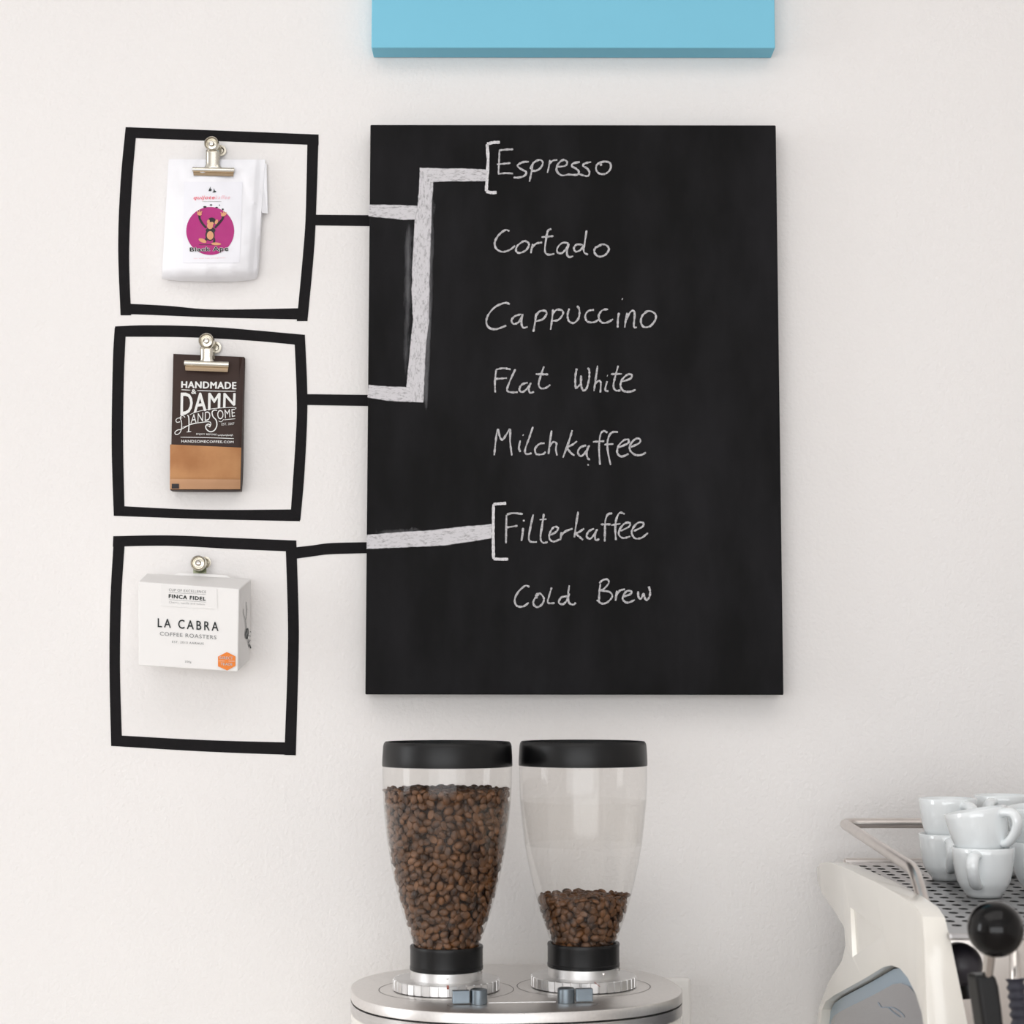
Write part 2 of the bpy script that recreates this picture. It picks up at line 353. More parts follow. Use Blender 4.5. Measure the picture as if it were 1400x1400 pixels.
W7 = conv(5.185, 640, 180); W8 = conv(5.185, 640, 390); W9 = conv(5.185, 640, 660)
WORDS = {
 'Espresso': (W7, [[(222,135),(219,215),(215,300)],[(218,133),(265,127),(320,125)],[(205,232),(300,222)],[(212,300),(265,294),(318,297)],
   [(430,213),(385,217),(350,240),(375,265),(412,287),(400,312),(360,325),(322,325)],
   [(462,215),(450,280),(435,355)],[(440,265),(468,218),(510,200),(530,222),(512,258),(480,277),(448,276)],
   [(580,200),(572,250),(562,292)],[(570,240),(595,208),(632,200)],
   [(628,250),(688,242),(702,217),(680,200),(650,215),(628,250),(632,285),(665,310),(712,303)],
   [(792,215),(745,225),(735,245),(765,262),(785,285),(770,306),(705,303)],
   [(872,215),(828,225),(815,243),(845,262),(860,290),(845,315),(785,300)],
   [(945,215),(913,235),(908,270),(930,297),(975,298),(1008,265),(1008,225),(975,212),(940,220),(945,242)]]),
 'Cortado': (W7, [[(293,705),(262,698),(215,735),(188,790),(205,835),(250,852),(300,835),(333,808)],
   [(392,776),(350,808),(340,845),(365,860),(410,840),(432,800),(412,777),(385,778)],[(457,795),(450,830),(445,862)],[(450,830),(480,795),(525,785)],
   [(590,690),(565,705),(550,780),(545,850),(570,872),(612,865)],[(520,748),(605,740)],
   [(712,790),(670,788),(635,820),(633,855),(665,860),(695,830),(712,795),(700,860),(715,888),(745,882)],
   [(812,802),(770,800),(750,825),(762,850),(795,840),(818,808)],[(840,700),(828,780),(820,850),(850,872)],
   [(945,805),(905,820),(895,855),(925,885),(970,875),(998,835),(980,805),(940,800),(912,822)]]),
 'Cappuccino': (W8, [[(295,135),(260,125),(190,155),(140,215),(130,270),(155,305),(205,310),(270,285)],
   [(377,205),(330,220),(308,250),(325,275),(365,255),(387,205),(378,265),(390,300),(422,295)],
   [(482,200),(475,260),(462,330)],[(475,235),(500,190),(540,180),(557,200),(530,240),(480,255)],
   [(602,170),(595,240),(585,315)],[(597,210),(625,175),(665,178),(672,205),(640,245),(600,252)],
   [(717,165),(705,210),(715,255),(750,267),(782,235),(790,190),(782,158),(770,150)],
   [(892,175),(850,183),(830,220),(845,257),(890,262),(927,243)],[(992,170),(950,178),(925,220),(945,262),(985,264),(1027,240)],
   [(1070,195),(1062,240),(1060,300)],[(1090,97),(1096,99)],[(1127,195),(1118,245),(1110,300)],[(1115,250),(1150,190),(1176,182),(1180,220),(1175,292),(1197,298)],
   [(1270,185),(1235,215),(1225,260),(1245,295),(1290,290),(1327,245),(1327,205),(1290,183),(1250,190)]]),
 'Flat White': (W8, [[(200,595),(190,680),(192,760)],[(200,597),(250,588),(302,597)],[(185,665),(275,658)],
   [(335,595),(300,670),(276,740),(300,758),(352,758)],[(422,690),(380,705),(363,740),(385,757),(420,730),(442,695),(430,735),(440,762),(467,755)],
   [(538,575),(515,640),(500,700),(515,730),(550,728),(582,705)],[(480,630),(568,632)],
   [(770,590),(760,650),(762,725),(775,722),(800,690),(800,640)],[(800,640),(800,700),(815,745),(840,730),(858,660),(858,600),(845,588)],
   [(918,570),(905,660),(892,750)],[(895,710),(920,680),(940,687),(937,760)],[(985,680),(972,742),(995,750)],[(985,640),(990,642)],
   [(1064,570),(1045,640),(1030,710),(1045,745),(1080,745)],[(1012,630),(1090,628)],
   [(1095,682),(1150,662),(1160,635),(1130,633),(1095,665),(1080,710),(1100,748),(1150,754),(1187,740)]]),
 'Milchkaffee': (W8, [[(185,1205),(195,1110),(210,1020),(225,1075),(243,1095),(270,1060),(297,1022),(298,1110),(310,1207)],
   [(370,1100),(360,1150),(370,1182)],[(387,1060),(393,1064)],[(460,1003),(430,1090),(403,1170),(415,1197),(450,1190)],
   [(542,1120),(505,1125),(475,1160),(485,1197),(530,1197),(550,1180)],[(592,1030),(580,1110),(570,1197)],[(572,1150),(600,1113),(626,1120),(622,1160),(630,1207)],
   [(738,1028),(710,1120),(672,1222)],[(772,1105),(740,1130),(705,1150),(725,1185),(754,1207)],
   [(837,1135),(795,1150),(778,1185),(800,1212),(835,1180),(857,1135),(840,1190),(850,1230),(864,1232)],
   [(987,1045),(960,1033),(938,1060),(928,1150),(935,1272)],[(885,1110),(965,1105)],
   [(1062,1040),(1020,1043),(993,1085),(988,1160),(1010,1274)],[(965,1130),(1030,1125)],
   [(1060,1152),(1130,1122),(1137,1095),(1105,1098),(1065,1140),(1058,1190),(1090,1214),(1137,1195)],
   [(1155,1147),(1215,1117),(1217,1090),(1185,1090),(1150,1130),(1148,1170),(1185,1202),(1230,1202),(1260,1185)],[(845,1275),(856,1272)]]),
 'Filterkaffee': (W9, [[(272,228),(270,330),(268,430)],[(275,225),(320,215),(388,222)],[(268,318),(350,305)],
   [(390,320),(385,370),(378,412)],[(388,270),(402,268)],[(462,225),(445,300),(430,390),(445,418),(487,420)],
   [(537,220),(525,300),(513,390),(530,425),(564,420)],[(507,262),(555,258)],
   [(580,372),(625,347),(637,320),(610,313),(582,350),(576,395),(605,417),(652,400)],[(662,350),(655,407)],[(657,375),(690,345),(740,325)],
   [(780,205),(765,300),(753,387)],[(822,325),(785,350),(765,360),(785,380),(815,405)],
   [(892,325),(855,345),(840,380),(865,397),(895,365),(914,330),(900,370),(905,407),(930,398)],
   [(1022,217),(990,225),(973,270),(970,340),(968,417)],[(940,295),(1010,295)],
   [(1110,222),(1075,213),(1050,260),(1043,330),(1048,407)],[(1015,300),(1080,290)],
   [(1080,342),(1140,312),(1147,285),(1110,288),(1075,330),(1070,370),(1100,392),(1150,380)],
   [(1175,342),(1235,312),(1242,285),(1205,283),(1170,320),(1160,360),(1185,394),(1230,390),(1275,355)]]),
 'Cold Brew': (W9, [[(435,740),(405,730),(355,775),(330,830),(345,872),(390,877),(430,850)],
   [(502,790),(470,825),(463,860),(490,882),(525,860),(537,820),(510,785),(480,795),(490,820)],[(592,742),(575,800),(566,850),(614,853)],
   [(702,805),(660,813),(643,850),(675,860),(705,825),(717,785)],[(717,728),(708,800),(715,850),(745,864),(764,850)],
   [(930,712),(955,690),(987,685),(997,710),(965,750),(935,765)],[(938,765),(1000,773),(1022,805),(990,845),(950,857),(912,832)],[(938,715),(930,780),(928,842)],
   [(1054,765),(1045,837)],[(1050,800),(1075,765),(1112,755)],[(1100,807),(1150,790),(1157,770),(1125,768),(1100,800),(1098,830),(1130,850),(1182,830)],
   [(1205,770),(1208,810),(1225,822),(1245,785),(1250,810),(1264,832),(1285,810),(1290,770),(1280,735)]]),
}
for wd, (cv, strokes) in WORDS.items():
    mb = MB()
    cutx = {'Flat White': 700, 'Cold Brew': 850}.get(wd, 1e9); W_ = wd.split()
    for h_, part_ in enumerate(W_):
        mb = MB()
        for st in strokes:
            if (st[0][0] > cutx) == bool(h_): stroke(mb, cpts(cv, *st), 2.5, bs2, jit=.32)
        o = mb.build('chalk_word', M_chalk, board, smooth=0, recalc=False); o['label'] = 'handwritten chalk word ' + part_
        a_ = o.data.attributes.new('cover', 'FLOAT', 'POINT')
        for d_ in a_.data: d_.value = .13
for st, w_ in (([(683.4,194.5),(674,194.7),(666,197),(667.4,218),(666,244),(664.7,261.5),(672,263.6),(679,263)], 4.2),
               ([(692,688),(683,688.7),(674.7,689.3),(674.2,727),(674.7,764),(684,764.6),(694.8,764.5)], 4.0)):
    mb = stroke(MB(), st, w_, bs2, jit=.2, k=1, smooth=False) if False else MB()
    for i in range(len(st)-1): stroke(mb, [st[i], ((st[i][0]+st[i+1][0])/2, (st[i][1]+st[i+1][1])/2), st[i+1]], w_, bs2, jit=.18)
    o = mb.build('chalk_bracket', M_chalk, board, smooth=0, recalc=False)
    a_ = o.data.attributes.new('cover', 'FLOAT', 'POINT')
    for d_ in a_.data: d_.value = .3

# ------------------------------------------------------------------ tape frames on the wall
def tape_strip(A, B, name, parent=None, lift=.0003):      # ribbon between two edge lines, lying on the wall
    A = smoothline(A, 8) if len(A) > 2 else [(A[0][0]+(A[1][0]-A[0][0])*i/8, A[0][1]+(A[1][1]-A[0][1])*i/8) for i in range(9)]
    B = smoothline(B, 8) if len(B) > 2 else [(B[0][0]+(B[1][0]-B[0][0])*i/8, B[0][1]+(B[1][1]-B[0][1])*i/8) for i in range(9)]
    def rs(L, n=24):
        d = [0]
        for i in range(1, len(L)): d.append(d[-1]+math.dist(L[i], L[i-1]))
        out = []
        for k in range(n+1):
            t = d[-1]*k/n; i = 1
            while i < len(L)-1 and d[i] < t: i += 1
            u = (t-d[i-1])/((d[i]-d[i-1]) or 1); out.append((L[i-1][0]+(L[i][0]-L[i-1][0])*u, L[i-1][1]+(L[i][1]-L[i-1][1])*u))
        return out
    A, B = rs(A), rs(B); n = len(A); vs = []; fs = []
    for i in range(n):
        for (x, y) in (A[i], B[i]):
            p = at(x, y, -lift); vs += [p, Vector((p.x, -.00005, p.z))]
    for i in range(n-1):
        a = 4*i; b_ = a+4
        fs += [(a, a+2, b_+2, b_), (a, b_, b_+1, a+1), (a+2, a+3, b_+3, b_+2)]
    fs += [(0, 1, 3, 2), (4*(n-1), 4*(n-1)+2, 4*(n-1)+3, 4*(n-1)+1)]
    return MB().add(vs, fs).build(name, M_tape, parent, smooth=0)
q1 = conv(4.516, 140, 160); q2 = conv(4.516, 140, 430); q3 = conv(4.375, 140, 720)
FR = [
 (q1, 'upper square of black tape around the white coffee bag', [
   ([(143,62),(740,84),(1335,108)], [(143,128),(740,150),(1335,174)]),
   ([(143,66),(112,400),(97,800),(112,1224)], [(206,130),(180,450),(165,850),(177,1224)]),
   ([(112,1150),(400,1165),(700,1188),(1230,1180)], [(112,1224),(190,1218),(700,1238),(1230,1250)]),
   ([(1266,115),(1255,600),(1238,850),(1200,1260)], [(1335,108),(1318,620),(1302,880),(1266,1260)])]),
 (q2, 'middle square of black tape around the dark brown coffee bag', [
   ([(78,73),(300,66),(700,78),(1250,125)], [(78,137),(500,140),(900,160),(1250,192)]),
   ([(76,80),(64,300),(57,800),(70,1243)], [(143,137),(132,400),(128,800),(137,1243)]),
   ([(70,1180),(600,1205),(1210,1203)], [(70,1243),(600,1262),(1190,1276),(1212,1274)]),
   ([(1184,125),(1198,450),(1197,700),(1160,1262)], [(1250,125),(1264,430),(1264,650),(1246,1000),(1222,1270)])]),
 (q3, 'lower square of black tape around the white coffee box', [
   ([(65,57),(400,52),(800,68),(1160,83)], [(62,120),(400,115),(800,135),(1160,150)]),
   ([(65,120),(47,450),(42,850),(52,1312)], [(132,118),(112,450),(105,850),(118,1312)]),
   ([(52,1246),(600,1276),(1157,1292)], [(52,1312),(600,1345),(1090,1364),(1157,1360)]),
   ([(1095,90),(1108,500),(1108,800),(1088,1366)], [(1160,83),(1173,500),(1174,750),(1157,1368)])]),
]
for i, (cv, lab, strips) in enumerate(FR):
    c = at(*cv(640, 1200), 0); fr = thing('tape_square', (c.x, 0, c.z), lab, 'tape square', 'black tape squares on the wall')
    for k, (A, B) in enumerate(strips): tape_strip(cpts(cv, *A), cpts(cv, *B), 'tape_strip', fr, lift=.0003+.0002*(k % 2))
for A, B, lab in (([(429,293.5),(520,294.3)], [(429,308),(520,309.2)], 'short tape line from upper tape square to chalkboard'),
                  ([(418,538.8),(520,540)], [(418,553.6),(520,555.4)], 'short tape line from middle tape square to chalkboard'),
                  ([(404,748.2),(428,745.5),(455,742.3),(520,741)], [(405,763.8),(430,760.3),(455,757.6),(520,756)], 'gently curved tape line from lower tape square to chalkboard')):
    tag(tape_strip(A, B, 'tape_line', lift=.0007), lab, 'tape', 'tape lines joining the squares to the board')

# ------------------------------------------------------------------ white coffee bag
def lerp2(q, u, v):                                     # TL TR BR BL
    TL, TR, BR, BL = q
    return ((TL[0]*(1-u)+TR[0]*u)*(1-v)+(BL[0]*(1-u)+BR[0]*u)*v, (TL[1]*(1-u)+TR[1]*u)*(1-v)+(BL[1]*(1-u)+BR[1]*u)*v)
def inv2(q, x, y):
    u = v = .5
    for _ in range(8):
        fx, fy = lerp2(q, u, v); ax, ay = lerp2(q, u+.01, v); bx, by = lerp2(q, u, v+.01)
        a, c, b_, d = (ax-fx)/.01, (ay-fy)/.01, (bx-fx)/.01, (by-fy)/.01
        D = a*d-b_*c; ex, ey = x-fx, y-fy; u += (ex*d-b_*ey)/D; v += (a*ey-ex*c)/D
    return u, v
def sack(quad, depth, name, material, parent, nu=36, nv=44, edge=None, back=-.0035, rng=(0, 1)):
    vs = []; fs = []
    for j in range(nv+1):
        for i in range(nu+1):
            u, v = i/nu, rng[0]+(rng[1]-rng[0])*j/nv
            x, y = lerp2(quad, u, v)
            if edge: dx, dy = edge(u, v); x += dx; y += dy
            vs.append(at(x, y, depth(u, v)))
    n1 = nu+1
    for j in range(nv):
        for i in range(nu): fs.append((j*n1+i, (j+1)*n1+i, (j+1)*n1+i+1, j*n1+i+1))
    ring = [i for i in range(n1)] + [j*n1+nu for j in range(1, nv+1)] + [nv*n1+i for i in range(nu-1, -1, -1)] + [j*n1 for j in range(nv-1, 0, -1)]
    k = len(vs)
    for r_ in ring: vs.append(Vector((vs[r_].x, back, vs[r_].z)))
    for i in range(len(ring)):
        j = (i+1) % len(ring); fs.append((ring[i], ring[j], k+j, k+i))
    fs.append(tuple(k+i for i in range(len(ring)))[::-1])
    return MB().add(vs, fs).build(name, material, parent, smooth=50)
M_wbag = mat('white_foil_paper', (246, 246, 250), .42, var=.006, vscale=20)
QA = [(230.6,217.7),(362.6,218.2),(350.5,381),(221.3,380.4)]
def dA(u, v):
    bul = .008 + .026*min(1, v*1.25)**.8 * (1-.55*abs(2*u-1)**3)
    if v > .9: bul -= .012*((v-.9)/.1)**2
    p = Vector((u*3.1, v*3.7, 1.3))
    bul += .0022*mnoise.noise(p*1.7) + .0009*mnoise.noise(p*5)
    cr = abs((u-.5)*1.0) - (.16+.5*v*1.2)                # creases fanning out from the clip
    bul -= .0018*math.exp(-(cr/.035)**2)*(1-v)**2
    if u > .93: bul -= .003
    return -bul
bagA = thing('coffee_bag', at(286, 380, -.015), 'white coffee bag with magenta circle label, held by the top clip', 'bag')
sack(QA, dA, 'bag_body', M_wbag, bagA)
def sA(x, y, e=.0008): u, v = inv2(QA, x, y); return at(x, y, dA(min(1, max(0, u)), min(1, max(0, v))) - e)
MB().add([at(356,222,-.006), at(363.5,224,-.006), at(366,292,-.008), at(358,291,-.012)], [(0,1,2,3)]).prism([at(355,222,-.005), at(364.5,224,-.005), at(366.5,291,-.005), at(356,291,-.005)], (0,-.001,0)).build('side_fold', M_wbag, bagA, smooth=0)
def surf_grid(quad, surf, n=14, m=18):
    vs = [surf(*lerp2(quad, i/n, j/m)) for j in range(m+1) for i in range(n+1)]
    fs = [(j*(n+1)+i, (j+1)*(n+1)+i, (j+1)*(n+1)+i+1, j*(n+1)+i+1) for j in range(m) for i in range(n)]
    return MB().add(vs, fs)
ca = conv(7.776, 210, 210)
M_lab = mat('pale_label_paper', (242, 242, 248), .5, var=.004)
lab = surf_grid(cpts(ca, (325,300),(945,300),(915,1160),(310,1160)), lambda x, y: sA(x, y, .0006)).build('label', M_lab, bagA, recalc=False)
lab['label'] = 'pale paper label with purple circle and lettering'
M_mag = mat('magenta_print', (178, 36, 122), .5, var=.03, vscale=30)
M_tan = mat('tan_print', (222, 160, 118), .5); M_blk = mat('black_print', (36, 32, 36), .5)
M_red = mat('red_print', (240, 92, 110), .5); M_pink = mat('pale_pink_print', (248, 200, 208), .5)
def fan(pts, surf, rings=6):
    n = len(pts); cx = sum(p[0] for p in pts)/n; cy = sum(p[1] for p in pts)/n; vs = [surf(cx, cy)]; fs = []
    for r in range(1, rings+1):
        for p in pts: vs.append(surf(cx+(p[0]-cx)*r/rings, cy+(p[1]-cy)*r/rings))
    for i in range(n): fs.append((0, 1+i, 1+(i+1) % n))
    for r in range(rings-1):
        for i in range(n): fs.append((1+r*n+i, 1+(r+1)*n+i, 1+(r+1)*n+(i+1) % n, 1+r*n+(i+1) % n))
    return MB().add(vs, fs)
c_ = ca(602, 822)
fan(ellipse(c_[0], c_[1], 32.8, 32.8, n=56), lambda x, y: sA(x, y, .0010)).build('printed_circle', M_mag, lab, recalc=False, smooth=60)
s2 = lambda x, y: sA(x, y, .0014); s3 = lambda x, y: sA(x, y, .0018)
def E(mb, x, y, rx, ry, rot=0, surf=s2): mb_ = poly(mb, ellipse(*ca(x, y), rx/7.776, ry/7.776, rot, 20), surf); return mb_
ape = MB()
E(ape, 618, 715, 42, 36); E(ape, 606, 815, 52, 30); E(ape, 600, 865, 50, 62)
stroke(ape, cpts(ca, (560,790),(520,745),(490,690),(487,655)), 2.9, s2); stroke(ape, cpts(ca, (650,790),(690,745),(728,700),(742,660)), 2.9, s2)
stroke(ape, cpts(ca, (575,890),(558,905),(560,925)), 2.8, s2); stroke(ape, cpts(ca, (632,890),(645,915),(640,950)), 2.8, s2)
stroke(ape, cpts(ca, (480,968),(620,968)), .7, s2)
for x, y, rx, ry in ((545,567,18,10),(610,545,14,7),(700,547,6,6),(735,592,11,9),(490,606,16,6),(670,572,14,6)): E(ape, x, y, rx, ry)
ape.build('printed_figure', M_blk, lab, smooth=0, recalc=False)
tan = MB()
E(tan, 602, 870, 36, 46, surf=s3); E(tan, 600, 765, 32, 38, surf=s3); E(tan, 620, 742, 20, 16, surf=s3); E(tan, 582, 722, 14, 22, .3, s3); E(tan, 668, 725, 16, 26, .4, s3)
E(tan, 487, 640, 26, 18, .3, s3); E(tan, 745, 648, 30, 18, -.3, s3); E(tan, 520, 925, 44, 20, .4, s3); E(tan, 665, 960, 52, 15, .05, s3)
for x, y, a in ((470,620,-.6),(490,612,0),(508,622,.6),(722,632,-.8),(745,625,0),(765,632,.7)): E(tan, x, y, 6, 14, a, s3)
tan.build('printed_figure_face', M_tan, lab, smooth=0, recalc=False)
T('Black Ape', cpts(ca, (385,1000),(790,985),(795,1050),(388,1052)), s3, M_blk, lab, .012)
T('Black Ape', cpts(ca, (385,1000),(790,985),(795,1050),(388,1052)), s2, M_wprint, lab, .042)
T('quijote', cpts(ca, (428,450),(650,448),(650,495),(424,497)), s2, M_red, lab, .005, .25)
t_ = MB(); text(t_, 'kaffee', cpts(ca, (655,445),(815,443),(812,482),(652,484)), s2, 0, .25); T('the wild side of espresso', cpts(ca, (425,1108),(765,1098),(765,1116),(425,1124)), s2, M_pink, lab); t_.build('lettering', M_pink, lab, smooth=0, recalc=False)
t_ = MB(); stroke(t_, cpts(ca, (515,510),(720,508)), .5, s2); t_.build('printed_line', M_inkl, lab, smooth=0, recalc=False)
t_ = MB()
poly(t_, cpts(ca, (583,398),(592,375),(605,350),(604,372),(618,380),(612,398)), s2); poly(t_, cpts(ca, (622,412),(638,400),(640,368),(650,392),(668,402),(655,412)), s2)
t_.build('printed_emblem', M_ink, lab, smooth=0, recalc=False)

# ------------------------------------------------------------------ dark brown coffee bag
M_brown = mat('dark_brown_paper', (54, 37, 31), .55, spec=.3, var=.05, vscale=40, bump=.1, bscale=120)
M_kraft = mat('kraft_paper', (170, 118, 78), .75, spec=.2, rgb2=(192, 142, 98), vscale=25)
QB = [(237,483.8),(333.6,488),(328.6,670.6),(232.8,670.2)]
def dB(u, v):
    bul = .008 + .020*min(1, v*1.3)**.9*(1-.3*abs(2*u-1)**4)
    p = Vector((u*2.3, v*4.1, 7.7)); bul += .0014*mnoise.noise(p*2)
    if v > .915: bul -= .004*((v-.915)/.085)
    bul -= .0010*math.exp(-((v-.92)/.008)**2) - .0006*math.exp(-((v-.675)/.004)**2)
    return -bul
bagB = thing('coffee_bag', at(281, 670, -.015), 'dark brown coffee bag with kraft paper foot and white lettering', 'bag')
VK = .668
sack(QB, dB, 'bag_body', M_brown, bagB)
def sB(x, y, e=.0008): u, v = inv2(QB, x, y); return at(x, y, dB(min(1, max(0, u)), min(1, max(0, v))) - e)
kb = surf_grid([(232.5,607.6),(329.8,612),(328.4,669),(232.2,669)], lambda x, y: sB(x, y, .0009), 20, 30).build('kraft_band', M_kraft, bagB, recalc=False, smooth=60)
M_kraft2 = mat('kraft_paper_fold', (190, 145, 108), .7, var=.03)
surf_grid([(232.8,655),(328.6,655.6),(328.4,668.8),(232.3,668.8)], lambda x, y: sB(x, y, .0016), 20, 6).build('bottom_fold', M_kraft2, bagB, recalc=False, smooth=60)
mb = MB(); poly(mb, [(234.8,661.4),(244.7,661.4),(244.7,668),(234.6,668)], lambda x, y: sB(x, y, .0022)); mb.build('bottom_mark', M_blk, bagB, smooth=0, recalc=False)
mb = MB().prism([at(326.8,489,-.0245+.0135), at(335,489.5,-.006), at(331.8,619,-.012), at(329.4,619,-.02)], (0,.002,0)); mb.build('side_fold', M_brown, bagB, smooth=0)
cb = conv(8.233, 225, 510); sb = lambda x, y: sB(x, y, .0011)
t_ = MB()
T('HANDMADE', cpts(cb, (192,94),(806,103),(804,180),(190,165)), sb, M_wprint, bagB, .026)
T('&', cpts(cb, (303,184),(355,186),(355,236),(303,234)), sb, M_wprint, bagB, .02)
stroke(t_, cpts(cb, (190,188),(290,193)), 1.0, sb); stroke(t_, cpts(cb, (368,197),(580,203),(800,205)), 1.0, sb)
T('DAMN', cpts(cb, (186,222),(796,228),(792,362),(182,474)), sb, M_wprint, bagB, .026)
stroke(t_, cpts(cb, (285,470),(330,448),(420,422),(520,405),(640,392),(793,388),(795,408)), .8, sb)
text(t_, 'AND', cpts(cb, (298,470),(515,425),(515,530),(292,568)), sb, .0)
text(t_, 'OME', cpts(cb, (590,418),(790,402),(794,488),(598,528)), sb, .0)
stroke(t_, cpts(cb, (230,500),(205,478),(175,500),(190,545),(192,600),(180,660),(150,690),(122,688),(118,665),(150,640),(190,632),(300,575),(400,558),(500,548),(522,575),(505,600),(480,590)), 1.1, sb)
stroke(t_, cpts(cb, (175,548),(140,555),(128,530),(150,508),(200,505)), 1.0, sb)
stroke(t_, cpts(cb, (258,472),(272,500),(275,580),(270,662)), 1.5, sb); stroke(t_, cpts(cb, (248,664),(300,658)), 1.0, sb)
stroke(t_, cpts(cb, (195,612),(330,572),(480,545)), .6, sb)
stroke(t_, cpts(cb, (592,420),(560,418),(535,440),(545,490),(580,530),(588,590),(560,645),(510,660),(470,630),(465,595),(490,575),(515,588),(505,610)), 1.5, sb)
stroke(t_, cpts(cb, (608,540),(640,548),(665,520)), .8, sb); stroke(t_, cpts(cb, (670,527),(796,514)), .8, sb)
stroke(t_, cpts(cb, (180,722),(480,727),(780,738)), .9, sb)
T('EST. 2007', cpts(cb, (642,562),(785,556),(785,582),(642,590)), sb, M_wprint, bagB)
T('ENJOY BEFORE', cpts(cb, (358,676),(585,683),(585,708),(355,700)), sb, M_wprint, bagB, .004)
L_ = [(598+i*9, 697 + (8 if i % 2 else -7) + (i % 3)*3) for i in range(20)]
stroke(t_, cpts(cb, *L_), .5, sb)
T('HANDSOMECOFFEE.COM', cpts(cb, (190,752),(776,764),(776,790),(190,782)), sb, M_wprint, bagB, .007)
t_.build('lettering', M_wprint, bagB, smooth=0, recalc=False)

# ------------------------------------------------------------------ white coffee box
M_card = mat('white_carton', (240, 238, 236), .5, var=.004, vscale=10)
box = thing('coffee_box', at(258, 915, -.05), 'white cardboard coffee box with an orange hexagon sticker', 'box')
yF, yB = -.088, -.020
FT = [at(189,795,yF), at(327.2,805.3,yF), at(325.3,918.7,yF+.008), at(189.3,910,yF+.008)]
BK = [at(200,784,yB), at(343.3,791.5,yB), at(341,903,yB+.010), at(203,898,yB+.010)]
MB().add(FT+BK, [(0,3,2,1),(4,5,6,7),(0,1,5,4),(1,2,6,5),(2,3,7,6),(3,0,4,7)]).build('carton', M_card, box, smooth=0, bevel=.0016)
def mixp(a, b, t): return a*(1-t)+b*t
MB().prism([mixp(BK[0], BK[1], .27)+Vector((0,0,0)), mixp(BK[0], BK[1], .80), mixp(BK[0], BK[1], .76)+Vector((0,.001,.003)), mixp(BK[0], BK[1], .31)+Vector((0,.001,.003))], (0,.0012,0)).build('top_flap', M_card, box, smooth=0)
QC = [(189,795),(327.2,805.3),(325.3,918.7),(189.3,910)]
nrm = (FT[1]-FT[0]).cross(FT[3]-FT[0]).normalized()
if nrm.y > 0: nrm = -nrm
def plane_at(x, y, P, n):
    d = _ray(x, y); return CAM + d*((P-CAM).dot(n)/d.dot(n))
sC = lambda x, y: plane_at(x, y, FT[0]+nrm*.0005, nrm); sC2 = lambda x, y: plane_at(x, y, FT[0]+nrm*.0009, nrm); sC3 = lambda x, y: plane_at(x, y, FT[0]+nrm*.0013, nrm)
cc = conv(7.777, 180, 750)
M_stk = mat('clear_sticker_paper', (236, 234, 232), .4)
mb = MB(); poly(mb, cpts(cc, (312,385),(905,420),(912,645),(315,610)), sC); mb.build('paper_sticker', M_stk, box, smooth=0, recalc=False)
t_ = MB()
T('LA CABRA', cpts(cc, (278,740),(922,782),(922,878),(278,835)), sC2, M_ink, box, .008, 0, 1.42)
T('FINCA FIDEL', cpts(cc, (396,485),(787,516),(785,553),(395,525)), sC2, M_ink, box, .016, 0, 1.15)
t_ = MB()
T('CUP OF EXCELLENCE', cpts(cc, (396,424),(790,448),(790,475),(396,452)), sC2, M_inkg, box)
T('COFFEE ROASTERS', cpts(cc, (300,883),(900,925),(900,966),(300,923)), sC2, M_inkg, box)
T('EST. 2013 AARHUS', cpts(cc, (430,980),(766,1000),(766,1023),(430,1002)), sC2, M_inkg, box)
T('250g', cpts(cc, (566,1190),(634,1196),(634,1222),(566,1216)), sC2, M_inkg, box)
stroke(t_, cpts(cc, (395,467),(790,488)), .35, sC2); stroke(t_, cpts(cc, (395,542),(790,570)), .35, sC2)
t_.build('lettering', M_inkg, box, smooth=0, recalc=False)
t_ = MB(); text(t_, 'Cherry, vanilla and lemon', cpts(cc, (397,558),(776,583),(776,608),(397,588)), sC2); t_.build('lettering', M_inkl, box, smooth=0, recalc=False)
M_org = mat('orange_sticker', (236, 130, 34), .5, var=.02)
mb = MB(); poly(mb, cpts(cc, (1012,1100),(1103,1146),(1103,1248),(1015,1296),(918,1252),(918,1148)), sC2)
hx = mb.build('hexagon_sticker', M_org, box, smooth=0, recalc=False); hx['label'] = 'orange hexagonal sticker'
t_ = MB(); T('DIRECT', cpts(cc, (938,1146),(1076,1150),(1076,1179),(938,1175)), sC3, M_wprint, hx, .006); T('TRADE', cpts(cc, (948,1214),(1070,1218),(1070,1244),(948,1240)), sC3, M_wprint, hx, .006)
stroke(t_, cpts(cc, (925,1195),(990,1196)), .45, sC3); stroke(t_, cpts(cc, (1030,1197),(1098,1198)), .45, sC3)
t_.build('lettering', M_wprint, hx, smooth=0, recalc=False)
ns = (BK[1]-FT[1]).cross(FT[2]-FT[1]).normalized()
if ns.x < 0: ns = -ns
sD = lambda x, y: plane_at(x, y, FT[1]+ns*.0006, ns)
t_ = MB()
for L, w_ in (([(1217,565),(1222,600),(1228,650)], .45), ([(1190,640),(1195,700),(1212,755),(1224,700),(1226,640)], .45), ([(1212,755),(1220,850),(1235,950),(1245,1000),(1262,1060)], .6),
              ([(1235,845),(1240,900),(1225,960),(1212,910),(1228,850)], 1.3), ([(1240,930),(1255,925),(1266,935)], .5), ([(1258,880),(1268,890)], 1.0), ([(1240,1000),(1252,990),(1262,970)], .8),
              ([(1245,1020),(1258,1030),(1268,1062)], 1.5)):
    stroke(t_, cpts(cc, *L), w_, sD)
t_.build('plant_drawing', M_ink, box, smooth=0, recalc=False)

